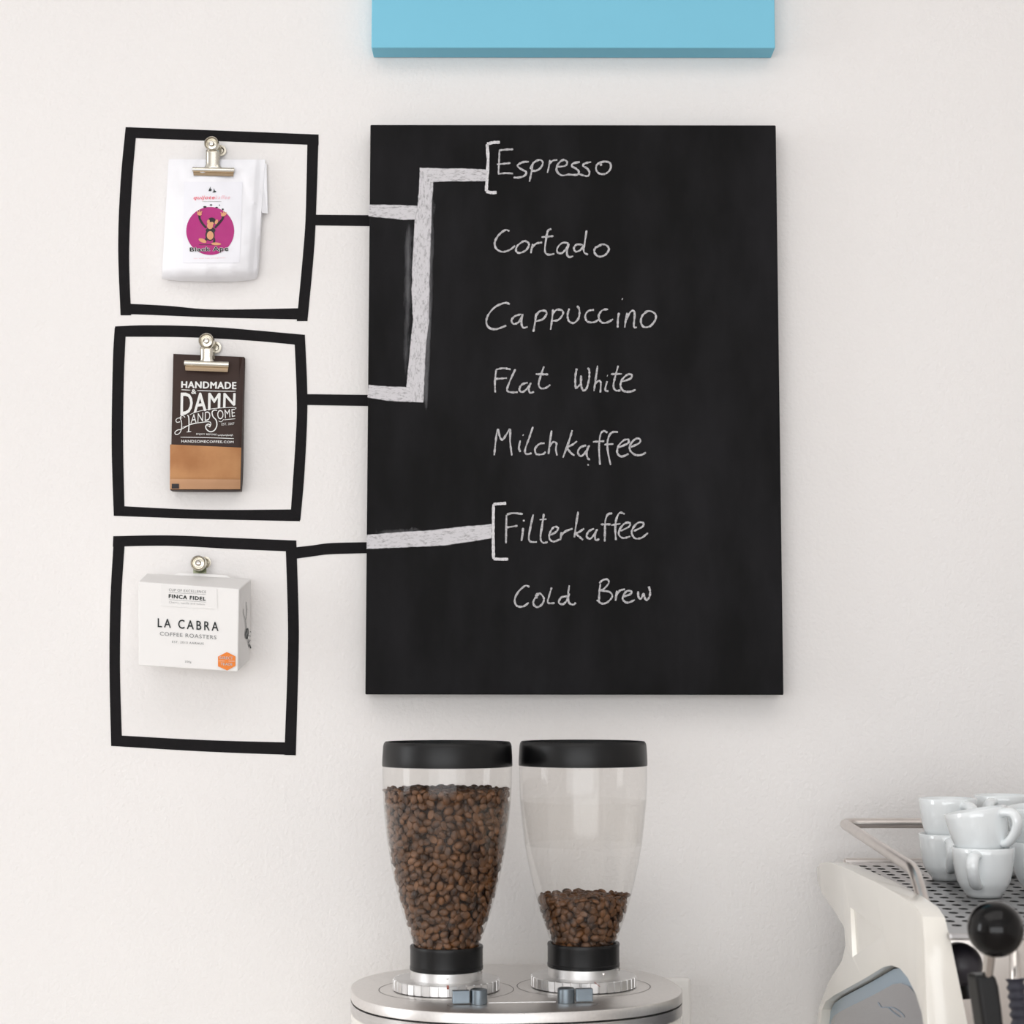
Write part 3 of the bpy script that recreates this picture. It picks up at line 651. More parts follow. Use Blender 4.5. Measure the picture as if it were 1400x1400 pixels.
# ------------------------------------------------------------------ bulldog clips
def clip(label, lc, r, neck, bar, lip, Y, shadow=True, Yb=None):
    base = at(lc[0], lc[1]+30, Y); t = thing('bulldog_clip', base, label, 'clip', 'silver clips on the wall')
    sc_ = 2.217/F
    C = at(lc[0], lc[1], Y-.004); rr = r*(C-CAM).dot(FWD)/F
    rot = Matrix.Rotation(PI/2, 3, 'X')
    # rolled loop: rim, dished disc, centre pin
    lp = MB().lathe(C, [(rr*.42, -.0010), (rr*.72, -.0018), (rr*.80, .0030), (rr*.92, .0042), (rr, .0028), (rr, -.004), (rr*.8, -.0045)], 40, mtx=rot)
    lp.build('loop', M_nickel, t, smooth=40)
    MB().lathe(C, [(rr*.36, -.002), (rr*.36, .003), (rr*.28, .0042), (rr*.1, .0046)], 24, mtx=rot).build('rivet', M_chrome, t, smooth=40)
    if neck:
        x0, x1, y0, y1 = neck; vs = []; fs = []; N = 8; Mm = 10
        for j in range(N+1):
            v = j/N; fl = max(0, (v-.8)/.2)**1.6
            xa = x0-fl*7; xb = x1+fl*7
            for i in range(Mm+1):
                u = i/Mm; x = xa+(xb-xa)*u; bow = math.sqrt(max(0, 1-(2*u-1)**2*.96))
                vs.append(at(x, y0+(y1-y0)*v, Y - .0045*bow - .001 + .002*v))
        for j in range(N):
            for i in range(Mm): a = j*(Mm+1)+i; fs.append((a, a+Mm+1, a+Mm+2, a+1))
        o = MB().add(vs, fs).build('arm', M_nickel, t, smooth=60, recalc=False)
        so = o.modifiers.new('thick', 'SOLIDIFY'); so.thickness = .0006
    if bar:
        x0, ya, x1, yb, h = bar; hh = h*sc_*.5
        p0 = at(x0, ya, Y-.0015); p1 = at(x1, yb, Y-.0015)
        MB().tube([p0, mixp(p0, p1, .5), p1], hh, 16, flat=1.0).build('jaw', M_nickel, t, smooth=40)
        l0 = at(x0+.8, ya+h*.5, Y-.0005); l1 = at(x1-.8, yb+h*.5, Y-.0005); l2 = at(x1-1.6, yb+h*.5+lip, Y-.003); l3 = at(x0+1.2, ya+h*.5+lip, Y-.003)
        MB().prism([l0, l1, l2, l3], (0, -.0006, 0)).build('lip', M_nickel_in, t, smooth=0)
    # rear half of the clip and its own loop, towards the wall
    C2 = at(lc[0]+ (12 if neck else 9), lc[1]+(9 if neck else -1), Yb)
    MB().lathe(C2, [(rr*.35, -.001), (rr*.5, .001), (rr*.78, .0012), (rr*.8, -.0012), (rr*.45, -.0018)], 32, mtx=rot).build('rear_loop', M_nickel, t, smooth=40)
    q0 = at(lc[0]-7, lc[1]+4, Yb-.002); q1 = at(lc[0]+11, lc[1]+4, Yb-.002); q2 = at(lc[0]+11, lc[1]+(25 if neck else 14), Yb-.004); q3 = at(lc[0]-7, lc[1]+(25 if neck else 14), Yb-.004)
    MB().prism([q0, q1, q2, q3], (0, -.0007, 0)).build('rear_arm', M_nickel if neck else mat('greenish_nickel', (156, 162, 138), .3, metal=1), t, smooth=0)
    return t
clip('silver bulldog clip holding the white coffee bag', (289.5,196.9), 10.0, (281.6,300.2,205,231), (263.5,231.6,320.4,232.8,7.0), 5, -.0135, Yb=-.004)
clip('silver bulldog clip holding the dark brown coffee bag', (282.4,466.2), 10.6, (273.4,291.6,475,496), (252.4,496.4,313,498.6,8.2), 6, -.0135, Yb=-.004)
clip('silver clip loop above the white coffee box', (271.3,770), 10.4, None, None, 0, -.022, Yb=-.012)

# ------------------------------------------------------------------ wall socket beside the grinder
sk = thing('wall_socket', at(922, 1400, 0), 'white wall socket plate behind the right end of the grinder', 'socket')
M_sock = mat('white_socket_plastic', (244, 241, 237), .35, var=.005)
a, c = at(868, 1336, -.0002), at(944, 1430, -.0002)
MB().box((a.x, -.010, c.z), (c.x, -.0002, a.z)).build('plate', M_sock, sk, smooth=0, bevel=.003)
MB().box((a.x+.010, -.013, c.z+.010), (c.x-.010, -.0101, a.z-.010)).build('insert', M_sock, sk, smooth=0, bevel=.002)

# ------------------------------------------------------------------ twin coffee grinder
HX = [(-.14436, -.23993), (.00295, -.21731)]
ZP = Z0 - .3124
ang = math.atan2(HX[1][1]-HX[0][1], HX[1][0]-HX[0][0]); gc = Vector((-.0706, -.2200, 0))
gr = thing('twin_coffee_grinder', (gc.x, gc.y, ZC), 'twin coffee grinder with brushed metal top and two clear hoppers', 'grinder')
def superell(a, b_, n=2.4, N=120):
    out = []
    for i in range(N):
        t = 2*PI*i/N; c, s_ = math.cos(t), math.sin(t)
        x = a*math.copysign(abs(c)**(2/n), c); y = b_*math.copysign(abs(s_)**(2/n), s_)
        out.append((x*math.cos(ang)-y*math.sin(ang)+gc.x, x*math.sin(ang)+y*math.cos(ang)+gc.y))
    return out
def stack(levels, name, m_, parent, **k):                # levels: (a, b, z)
    vs = []; fs = []; N = 120
    for a, b_, z in levels: vs += [(x, y, z) for x, y in superell(a, b_)]
    for j in range(len(levels)-1):
        for i in range(N): l = (i+1) % N; fs.append((j*N+i, j*N+l, (j+1)*N+l, (j+1)*N+i))
    fs.append(tuple(range(N))[::-1]); fs.append(tuple((len(levels)-1)*N+i for i in range(N)))
    return MB().add(vs, fs).build(name, m_, parent, **k)
A_, B_ = .1765, .160
stack([(A_, B_, ZP-.0105), (A_, B_, ZP-.0016), (A_-.0005, B_-.0005, ZP-.0006), (A_-.0018, B_-.0018, ZP)], 'top_plate', M_plate, gr, smooth=35)
stack([(A_-.0035, B_-.0035, ZP-.0125), (A_-.0035, B_-.0035, ZP-.0105)], 'gap', M_dark, gr, smooth=30)
stack([(A_, B_, ZP-.0235), (A_, B_, ZP-.0125)], 'trim_ring', M_steel, gr, smooth=30)
stack([(A_-.012, B_-.02, ZC+.02), (A_-.006, B_-.008, ZC+.08), (A_-.002, B_-.002, ZC+.22), (A_-.001, B_-.001, ZP-.0235)], 'housing', M_cream, gr, smooth=30)
stack([(A_-.02, B_-.028, ZC), (A_-.02, B_-.028, ZC+.02)], 'foot', M_blackpl, gr, smooth=30)
p = at(716, 1388.3, -.3785)
MB().lathe((p.x, -.3795, p.z), [(.0022, -.0012), (.0022, .0006)], 20, mtx=Matrix.Rotation(PI/2, 3, 'X')).build('screw_hole', M_dark, gr, smooth=30)
def annulus(c, r0, r1, z, n=96, a0=0, a1=2*PI):
    vs = []; fs = []
    for i in range(n+1):
        a = a0+(a1-a0)*i/n
        for r in (r0, r1): vs.append((c[0]+r*math.cos(a), c[1]+r*math.sin(a), z))
        if i: fs.append((2*i-2, 2*i-1, 2*i+1, 2*i))
    return MB().add(vs, fs)
M_line = mat('engraved_line', (92, 86, 82), .5, metal=.6)
for c in HX: annulus(c, .0714, .0722, ZP+.00015).build('engraved_circle', M_line, gr, smooth=0, recalc=False)
def zof(py, y): return at(611, py, y).z
def gpt(px, py, z):                                       # a point of the level plane z
    d = _ray(px, py); return CAM + d*((z-CAM.z)/d.z)
# sliders between the hoppers
M_knob = mat('blue_grey_anodised', (128, 138, 146), .34, metal=1, var=.04, vscale=80)
for (px, py, sgn) in ((654.4, 1372.5, -1), (774, 1371, 1)):
    b0 = gpt(px, py, ZP); kn = MB().lathe((b0.x, b0.y, ZP+.0003), [(.0086, 0), (.0088, .0006), (.0088, .0138), (.0080, .0146), (.0, .0146)], 36, cap1=False).build('grind_knob', M_knob, gr, smooth=35)
    ux, uy = math.cos(ang), math.sin(ang)
    def L(a, d, z): return Vector((b0.x+a*ux-d*uy, b0.y+a*uy+d*ux, ZP+z))
    a0, a1 = (.0095*sgn, .0272*sgn)
    MB().prism([L(a0,-.0045,.0012), L(a1,-.0045,.0012), L(a1,-.0045,.0142), L(a0,-.0045,.0142)], L(0,.007,0)-L(0,0,0)).build('lever_tab', M_knob, kn, smooth=0, bevel=.0008)
    annulus((b0.x+.010*sgn, b0.y-.003), .0215, .0221, ZP+.00015, a0=PI*(1.02 if sgn < 0 else 1.5), a1=PI*(1.5 if sgn < 0 else 1.98)).build('engraved_arc', M_line, gr, smooth=0, recalc=False)
e0 = gpt(668, 1371.5, ZP+.0003); e1 = gpt(760, 1370, ZP+.0003)
MB().prism([e0, e1, e1+Vector((0,.0012,0)), e0+Vector((0,.0012,0))], (0,0,.0006)).build('seam', M_ring, gr, smooth=0)

M_glass = bpy.data.materials.new('clear_hopper_plastic'); M_glass.use_nodes = True
nt = M_glass.node_tree; out = nt.nodes['Material Output']; nt.nodes.remove(nt.nodes['Principled BSDF'])
tr = nt.nodes.new('ShaderNodeBsdfTransparent'); tr.inputs[0].default_value = (.975, .968, .958, 1)
gl = nt.nodes.new('ShaderNodeBsdfGlossy'); gl.inputs['Roughness'].default_value = .06
lw = nt.nodes.new('ShaderNodeFresnel'); gb = nt.nodes.new('ShaderNodeNewGeometry'); mio = nt.nodes.new('ShaderNodeMapRange'); mio.inputs['To Min'].default_value = 1.4; mio.inputs['To Max'].default_value = 1/1.4
nt.links.new(gb.outputs['Backfacing'], mio.inputs['Value']); nt.links.new(mio.outputs[0], lw.inputs['IOR'])
mx = nt.nodes.new('ShaderNodeMixShader'); nt.links.new(lw.outputs[0], mx.inputs[0]); nt.links.new(tr.outputs[0], mx.inputs[1]); nt.links.new(gl.outputs[0], mx.inputs[2])
nt.links.new(mx.outputs[0], out.inputs['Surface'])
M_sleeve = M_glass.copy(); M_sleeve.name = 'hazy_inner_sleeve'
for n_ in M_sleeve.node_tree.nodes:
    if n_.type == 'BSDF_TRANSPARENT': n_.inputs[0].default_value = (.988, .985, .98, 1)
    if n_.type == 'BSDF_GLOSSY': n_.inputs['Roughness'].default_value = .22

zlid = Z0-.07635; zcol = Z0-.29158; zring = Z0-.31235
yc = HX[0][1]
PROF = [(.0698, zlid), (.0695, zof(1072, yc)), (.0686, zof(1098, yc)), (.0665, zof(1126, yc)), (.0638, zof(1154, yc)), (.0602, zof(1180, yc)), (.0558, zof(1206, yc)),
        (.0514, zof(1228, yc)), (.0474, zof(1247, yc)), (.0418, zof(1268, yc)), (.0363, zof(1288, yc)), (.0345, zof(1298, yc)), (.0342, zof(1306, yc))]
def rad_at(z):
    for i in range(len(PROF)-1):
        (r0, z0), (r1, z1) = PROF[i], PROF[i+1]
        if z1 <= z <= z0: return r0+(r1-r0)*(z0-z)/(z0-z1)
    return PROF[0][0] if z > PROF[0][1] else PROF[-1][0]
HOP = []
for k, (cx, cy) in enumerate(HX):
    side = ('left', 'right')[k]
    hp = thing('bean_hopper', (cx, cy, zcol), ['left clear hopper with black lid, nearly full of beans', 'right clear hopper with black lid, mostly empty'][k], 'hopper', 'hoppers on the twin grinder')
    HOP.append(hp); c = (cx, cy, 0)
    # knurled adjusting ring and silver neck belong to the grinder
    rg = MB(); N = 38; R = .0571; z0, z1 = ZP+.0010, ZP+.0118
    pr = []
    for i in range(N):
        a = 2*PI*i/N; da = 2*PI/N
        for f_, r in ((.05, R), (.80, R), (.84, R-.0016), (.99, R-.0016)): pr.append((r*math.cos(a+da*f_), r*math.sin(a+da*f_)))
    n = len(pr); vs = [(cx+x, cy+y, z0) for x, y in pr] + [(cx+x, cy+y, z1-.0006) for x, y in pr] + [(cx+x*.988, cy+y*.988, z1) for x, y in pr]
    fs = [(i, (i+1) % n, n+(i+1) % n, n+i) for i in range(n)] + [(n+i, n+(i+1) % n, 2*n+(i+1) % n, 2*n+i) for i in range(n)] + [tuple(2*n+i for i in range(n)), tuple(range(n))[::-1]]
    ring = rg.add(vs, fs).build('adjusting_ring', M_ring, gr, smooth=20)
    MB().lathe(c, [(R-.001, ZP+.0001), (R-.001, ZP+.0010)], 64).build('ring_gap', M_dark, ring, smooth=0)
    MB().lathe(c, [(.0384, z1), (.0382, zcol)], 64).build('neck', M_ring, gr, smooth=30)
    a = -PI/2 + (0.0 if k == 0 else .3)
    if k == 0: pm = [(612.3-1.6, 1347.2), (612.3+1.6, 1347.2), (612.3+1.6, 1352.6), (612.3-1.6, 1352.6)]
    else: pm = [(812, 1342.8), (813.2, 1342.8), (821, 1349.2), (819.8, 1349.2)]
    mb = MB(); poly(mb, pm, lambda x, y: gpt(x, y, z1+.0003)); mb.build('red_mark', mat('red_paint', (176, 84, 66), .5), ring, smooth=0, recalc=False)
    sp = (cx+.0384*math.sin(.05 if k == 0 else .55)*1, cy-.0384*math.cos(.05 if k == 0 else .55), (z1+zcol)/2+.001)
    MB().lathe(sp, [(.0014, -.001), (.0014, .0008), (.0006, .001)], 12, mtx=Matrix.Rotation(PI/2, 3, 'X')).build('screw', M_chrome, gr, smooth=30)
    q_ = (cx+.0384*math.sin(1.13), cy-.0384*math.cos(1.13), z1+.009)
    MB().tube([q_, Vector(q_)+Vector((.003, -.0016, 0))], .0018, 10).build('stop_screw', M_steel, gr, smooth=30)
    # hopper parts
    MB().lathe(c, [(.0372, zcol), (.0390, zcol+.0006), (.0392, zcol+.004), (.0388, zcol+.0045), (.0388, zcol+.0215), (.0392, zcol+.024), (.0386, zcol+.0255), (.0350, zcol+.0255), (.0350, zcol)], 72, cap0=False, cap1=False).build('collar', M_blackpl, hp, smooth=35)
    MB().lathe(c, [(r, z) for r, z in PROF], 96, cap0=False, cap1=False).build('clear_body', M_glass, hp, smooth=60, recalc=False)
    zs0, zs1 = zof(1096, yc), zof(1157, yc)
    sl = [(rad_at(zs0+(zs1-zs0)*i/8)-.0009, zs0+(zs1-zs0)*i/8) for i in range(9)]
    MB().lathe(c, sl, 96, cap0=False, cap1=False).build('inner_sleeve', M_sleeve, hp, smooth=60, recalc=False)
    MB().lathe(c, [(.0685, zlid), (.0701, zlid), (.0703, zlid+.001), (.0701, zlid+.010), (.0694, zlid+.0215), (.0686, zlid+.0245), (.0672, zlid+.0262), (.0655, zlid+.0262), (.0640, zlid+.0245), (.0620, zlid+.0225), (.001, zlid+.0225)],
               96, cap0=False).build('lid', M_blackpl, hp, smooth=35)

# coffee beans
M_bean = bpy.data.materials.new('roasted_coffee_bean'); M_bean.use_nodes = True
nt = M_bean.node_tree; b = nt.nodes['Principled BSDF']; b.inputs['Roughness'].default_value = .42; b.inputs['Specular IOR Level'].default_value = .45
g = nt.nodes.new('ShaderNodeNewGeometry'); n_ = nt.nodes.new('ShaderNodeTexNoise'); n_.inputs['Scale'].default_value = 95; n_.inputs['Detail'].default_value = 2
nt.links.new(g.outputs['Position'], n_.inputs['Vector']); r_ = nt.nodes.new('ShaderNodeValToRGB')
r_.color_ramp.elements[0].position = .3; r_.color_ramp.elements[1].position = .72
r_.color_ramp.elements[0].color = s2l((44, 28, 18)); r_.color_ramp.elements[1].color = s2l((122, 81, 46))
nt.links.new(n_.outputs['Fac'], r_.inputs[0]); nt.links.new(r_.outputs[0], b.inputs['Base Color'])
def bean_verts():
    vs = []; fs = []; nu, nv = 12, 7
    for j in range(nv+1):
        th = PI*j/nv
        for i in range(nu):
            ph = 2*PI*i/nu
            x = .0055*math.cos(th); rr = math.sin(th); y = .0041*rr*math.cos(ph); z = .0031*rr*math.sin(ph)
            if z < 0: z *= .55
            if z < 0 and abs(y) < .0008: z += .0013*(1-abs(x)/.0055)      # centre cut on the flat face
            vs.append(Vector((x, y, z)))
    for j in range(nv):
        for i in range(nu): k = (i+1) % nu; fs.append((j*nu+i, j*nu+k, (j+1)*nu+k, (j+1)*nu+i))
    return vs, fs
BV, BF = bean_verts()
bme = bpy.data.meshes.new('coffee_bean'); bme.from_pydata(BV, [], BF); bme.materials.append(M_bean); bme.shade_smooth()
def bean_spots(c, ztop, zbot, sp, inset, seed):
    rnd = random.Random(seed); pts = []
    area_ = 2*PI*.055*(ztop-zbot); tries = int(area_/(sp*sp)*14); grid = {}
    def ok(p):
        k = tuple(int(math.floor(v/sp)) for v in p)
        for dx in (-1, 0, 1):
            for dy in (-1, 0, 1):
                for dz in (-1, 0, 1):
                    for q in grid.get((k[0]+dx, k[1]+dy, k[2]+dz), ()):
                        if (q-p).length < sp: return False
        grid.setdefault(k, []).append(p); return True
    for _ in range(tries):
        z = rnd.uniform(zbot, ztop); a = rnd.uniform(0, 2*PI); r = rad_at(z)-inset-rnd.uniform(0, .0012)
        p = Vector((c[0]+r*math.cos(a), c[1]+r*math.sin(a), z))
        if ok(p): pts.append((p, a))
    for _ in range(tries):                                # top surface
        a = rnd.uniform(0, 2*PI); r = (rad_at(ztop)-inset)*math.sqrt(rnd.random())
        p = Vector((c[0]+r*math.cos(a), c[1]+r*math.sin(a), ztop+rnd.uniform(-.002, .0045)-.002*(r/.07)))
        if ok(p): pts.append((p, None))
    return pts
def bean_matrix(p, a, rnd):
    if a is None: n_ = Vector((rnd.uniform(-.5, .5), rnd.uniform(-.5, .5), 1)).normalized()
    else: n_ = (Vector((math.cos(a), math.sin(a), rnd.uniform(-.35, .35))) + Vector((rnd.uniform(-.4, .4), rnd.uniform(-.4, .4), rnd.uniform(-.3, .3)))).normalized()
    if rnd.random() < .38: n_ = -n_
    t = n_.orthogonal().normalized(); t.rotate(Matrix.Rotation(rnd.uniform(0, 2*PI), 3, n_)); b_ = n_.cross(t)
    s_ = rnd.uniform(.88, 1.1); m_ = Matrix((t*s_, b_*s_, n_*s_)).transposed().to_4x4(); m_.translation = p; return m_
zb = zof(1303, yc)
for k, (c, pyt, nsingle) in enumerate(((HX[0], 1083, 190), (HX[1], 1231, 110))):
    rnd = random.Random(31+k); zt = zof(pyt, yc)
    S1 = bean_spots(c, zt, zb, .0067, .0038, 5+k); S2 = bean_spots(c, zt-.002, zb, .0070, .0080, 15+k)
    side = ('left', 'right')[k]
    front = sorted([s for s in S1 if s[1] is not None and s[0].y < c[1]-.02], key=lambda s: abs(s[0].x-c[0])*1.0 + (0 if k else .15*abs(s[0].z-(zt+zb)/2)))[:nsingle]
    ids = set(id(s) for s in front)
    lab_ = ['roasted coffee bean against the front of the full left hopper', 'roasted coffee bean low in the mostly empty right hopper'][k]
    for s in front:
        o = bpy.data.objects.new('coffee_bean', bme); COL.objects.link(o); o.matrix_world = bean_matrix(s[0], s[1], rnd)
        tag(o, lab_, 'coffee bean', ['coffee beans at the front of the left hopper', 'coffee beans at the front of the right hopper'][k])
    vs = []; fs = []
    for s in S1 + S2:
        if id(s) in ids: continue
        m_ = bean_matrix(s[0], s[1], rnd); q = len(vs); vs += [m_ @ v for v in BV]; fs += [tuple(i+q for i in f) for f in BF]
    o0 = Vector((c[0], c[1], zb)); me = bpy.data.meshes.new('coffee_beans'); me.from_pydata([v-o0 for v in vs], [], fs); me.materials.append(M_bean); me.shade_smooth()
    o = bpy.data.objects.new('coffee_beans', me); COL.objects.link(o); o.location = o0
    tag(o, ['mass of roasted coffee beans filling the left hopper', 'shallow mass of roasted coffee beans in the right hopper'][k], 'coffee beans', kind='stuff')
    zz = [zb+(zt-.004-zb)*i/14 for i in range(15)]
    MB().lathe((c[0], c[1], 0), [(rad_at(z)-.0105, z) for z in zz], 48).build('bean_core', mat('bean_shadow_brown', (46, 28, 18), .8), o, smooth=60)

# ------------------------------------------------------------------ espresso machine
XS = .2805
em = thing('espresso_machine', (.66, -.40, ZC), 'cream enamelled espresso machine with blue-grey side inset', 'espresso machine')
def S(px, py, x=XS): return atx(px, py, x)
outl = [(1117,1186),(1122,1180),(1133,1178.5),(1150,1184),(1195,1205),(1230,1224),(1252,1240),(1261,1254),(1264,1290),(1266,1340),(1268,1400),(1272,1560),(1250,1600)]
P3 = [S(*p) for p in outl]
P3 = [p for p in P3]
rear = [(1100,1560),(1112,1440),(1116,1400),(1120,1376),(1133,1342),(1151,1313),(1156,1292),(1154,1268),(1140,1244),(1124,1222),(1117.5,1205)]
P3 += [S(*p) for p in rear]
inset = [S(*p) for p in [(1122,1400),(1124,1380),(1129,1369),(1140,1361),(1180,1339),(1208,1322),(1219,1320),(1230,1324),(1241,1337),(1252,1360),(1260,1385),(1265,1420),(1262,1520),(1130,1520),(1121,1450)]]
def yz(p): return (p.y, p.z)
import bmesh
def plate_with_hole(outer, inner, x0, x1):
    bm = bmesh.new()
    vo = [bm.verts.new((x0, p.y, p.z)) for p in outer]; vi = [bm.verts.new((x0, p.y, p.z)) for p in inner]
    eo = [bm.edges.new((vo[i], vo[(i+1) % len(vo)])) for i in range(len(vo))]; ei = [bm.edges.new((vi[i], vi[(i+1) % len(vi)])) for i in range(len(vi))]
    bmesh.ops.triangle_fill(bm, use_beauty=True, use_dissolve=False, edges=eo+ei)
    r = bmesh.ops.extrude_face_region(bm, geom=bm.faces[:])
    for v in [g_ for g_ in r['geom'] if isinstance(g_, bmesh.types.BMVert)]: v.co.x = x1
    bmesh.ops.recalc_face_normals(bm, faces=bm.faces[:])
    V = [v.co.copy() for v in bm.verts]; bm.verts.index_update(); Fc = [tuple(v.index for v in f.verts) for f in bm.faces]; bm.free()
    return MB().add(V, Fc)
zmin = ZC+.02
for p in P3 + inset:
    if p.z < zmin: p.z = zmin
ins_s = [Vector((XS, p.y, p.z)) for p in inset]
def small(poly_, d):
    n = len(poly_); A2 = sum(poly_[i].y*poly_[(i+1) % n].z-poly_[(i+1) % n].y*poly_[i].z for i in range(n)); s_ = 1 if A2 > 0 else -1; out_ = []
    for i in range(n):
        a, b_, c = poly_[i-1], poly_[i], poly_[(i+1) % n]
        t = (c-a); l = math.hypot(t.y, t.z) or 1; out_.append(Vector((b_.x, b_.y - s_*t.z/l*d, b_.z + s_*t.y/l*d)))
    return out_
spm = plate_with_hole(P3, ins_s, XS, XS+.032); ztop_ = max(p.z for p in P3)
for v in spm.v:
    if v.x > XS+.01: v.x = min(.300 + .17*max(0, ztop_-.01-v.z), .334)
sp_ = spm.build('side_panel', M_cream, em, smooth=40, bevel=.0085, bseg=4)
# tapering dent moulded in the side panel
def cut(obj, pts8):
    mb = MB().add(pts8, [(0,1,2),(3,5,4),(0,3,4,1),(1,4,5,2),(2,5,3,0)]); cu = mb.build('cutter', M_cream, em, smooth=0)
    bo = obj.modifiers.new('cut', 'BOOLEAN'); bo.operation = 'DIFFERENCE'; bo.object = cu; bo.solver = 'EXACT'
    obj.modifiers.move(len(obj.modifiers)-1, 0)
    dg = bpy.context.evaluated_depsgraph_get(); dg.update()
    me = bpy.data.meshes.new_from_object(obj.evaluated_get(dg)); obj.modifiers.clear(); obj.data = me
    bpy.data.objects.remove(cu)
d0, d1, d2 = S(1162,1238), S(1212,1278), S(1165,1310)
cut(sp_, [d0+Vector((-.002,0,0)), d1+Vector((-.002,0,0)), d2+Vector((-.002,0,0)), d0+Vector((.0035,-.004,-.004)), d1+Vector((-.0003,0,0)), d2+Vector((.0045,-.004,.004))])
sp_.data.shade_smooth(); sp_.data.set_sharp_from_angle(angle=math.radians(25))
M_inset = mat('blue_grey_glass_panel', (112, 112, 118), .22, coat=.6, var=.03, vscale=8)
M_rim = mat('pale_blue_rim_reflection', (120, 150, 172), .3, coat=.5)  # pale blue paints the reflection along the glass edge
MB().prism([Vector((XS+.0125, p.y, p.z)) for p in small(ins_s, -.002)], (.004, 0, 0)).build('inset_backing', M_dark, em, smooth=0)
rim = MB().prism([Vector((XS+.0095, p.y, p.z)) for p in small(ins_s, .002)], (.003, 0, 0)).build('inset_rim', M_rim, em, smooth=0)
ipn = MB().prism([Vector((XS+.0080, p.y, p.z)) for p in small(ins_s, .016)], (.002, 0, 0)).build('side_inset', M_inset, em, smooth=0)
ipn['label'] = 'blue-grey inset panel'
t_ = MB(); si = lambda x, y: atx(x, y, XS+.0075)
stroke(t_, [(1200,1370),(1205,1377),(1213,1377),(1220,1383),(1231,1391)], .8, si); stroke(t_, [(1213,1377),(1222,1378),(1233,1386),(1236,1391)], .8, si)
t_.build('emblem', mat('pale_blue_print', (128, 156, 180), .4), ipn, smooth=0, recalc=False)
XM1 = 1.06
# right side panel, out of frame
plate_with_hole(P3, ins_s, XM1, XM1+.03).build('side_panel', M_cream, em, smooth=40, bevel=.008)
# cup tray with rows of oval holes
XT0, XT1 = .3005, XM1
tb0 = atx(1172, 1187, .31); tb1 = atx(1258, 1243, .31)
sl_ = (tb1.z-tb0.z)/(tb1.y-tb0.y)
yT0 = -.115; yT1 = -.622
def zt_(y): return tb0.z + (y-tb0.y)*sl_
def tray():
    mb = MB(); px_, py_ = .0155, .0253; rx, ry = .0048, .0066; x = XT0+.012; cols = []
    while x+px_ < XT1-.02: cols.append(x); x += px_
    y = yT0-.020; rows = []
    while y-py_ > yT1+.016: rows.append(y); y -= py_
    xe = cols[-1]+px_; ye = rows[-1]-py_
    def q(a, b_, c, d): mb.add([(a, b_, zt_(b_)), (c, b_, zt_(b_)), (c, d, zt_(d)), (a, d, zt_(d))], [(0,1,2,3)])
    q(XT0, yT0, XT1, rows[0]); q(XT0, ye, XT1, yT1); q(XT0, rows[0], cols[0], ye); q(xe, rows[0], XT1, ye)
    for j, yy in enumerate(rows):
        for i, xx in enumerate(cols):
            cx_, cy_ = xx+px_/2, yy-py_/2; vs = []; N = 8
            for k in range(N):
                a = 2*PI*(k+.5)/N; vs.append((cx_+rx*math.cos(a), cy_+ry*math.sin(a), zt_(cy_+ry*math.sin(a))))
            for k in range(N):
                a = 2*PI*(k+.5)/N; vx = vs[k]; vs.append((vx[0], vx[1], vx[2]-.0002))
            rc = [(xx+px_, yy-py_/2), (xx+px_, yy), (xx+px_/2, yy), (xx, yy), (xx, yy-py_/2), (xx, yy-py_), (xx+px_/2, yy-py_), (xx+px_, yy-py_)]
            vs += [(a, b_, zt_(b_)) for a, b_ in rc]
            fs = [(k, (k+1) % N, 16+(k+1) % N, 16+k) for k in range(N)] + [(k, 8+k, 8+(k+1) % N, (k+1) % N) for k in range(N)]
            mb.add(vs, fs)
    return mb
M_tray = mat('satin_tray_steel', (186, 184, 184), .34, metal=1, var=.03, vscale=40)
tray().build('cup_tray', M_tray, em, smooth=0, recalc=False)
MB().prism([(XT0, yT1+.004, zt_(yT1)-.0028), (XT0, yT0-.004, zt_(yT0)-.004), (XT0, yT0-.004, zt_(yT0)-.006), (XT0, yT1+.004, zt_(yT1)-.0052)], (XT1-XT0, 0, 0)).build('tray_hole_shade', M_dark, em, smooth=0)  # near-black sheet close under the holes paints their inner shade
MB().box((XT0+.005, yT0+.0005, zt_(yT0)-.03), (XT1, yT0+.012, zt_(yT0)+.0045)).build('tray_rim', M_rail, em, smooth=0, bevel=.0025)
MB().box((XT0, yT1-.012, zt_(yT1)-.0045), (XT1, yT1-.0005, zt_(yT1)+.0015)).build('tray_lip', M_tray, em, smooth=0, bevel=.002)
zf = zt_(yT1)-.005
MB().box((XT0, -.594, ZC+.12), (XT1, -.588, zf+.002)).build('front_panel', M_chrome, em, smooth=0)
MB().box((XT0, yT1, ZC+.06), (XT1, yT0, ZC+.10)).build('base', M_cream, em, smooth=0, bevel=.006)
MB().box((XT0, -.33, ZC+.10), (XT1, -.315, zt_(yT0)-.03)).build('back_panel', M_tray, em, smooth=0)
MB().box((XT0+.01, -.76, ZC+.05), (XT1-.01, yT1-.01, ZC+.075)).build('drip_tray', M_tray, em, smooth=0, bevel=.003)
for x in (XS+.05, XM1-.03):
    for y in (-.18, -.56): MB().lathe((x, y, ZC), [(.022, 0), (.022, .006), (.016, .01), (.016, .062)], 24).build('foot', M_blackpl, em, smooth=30)
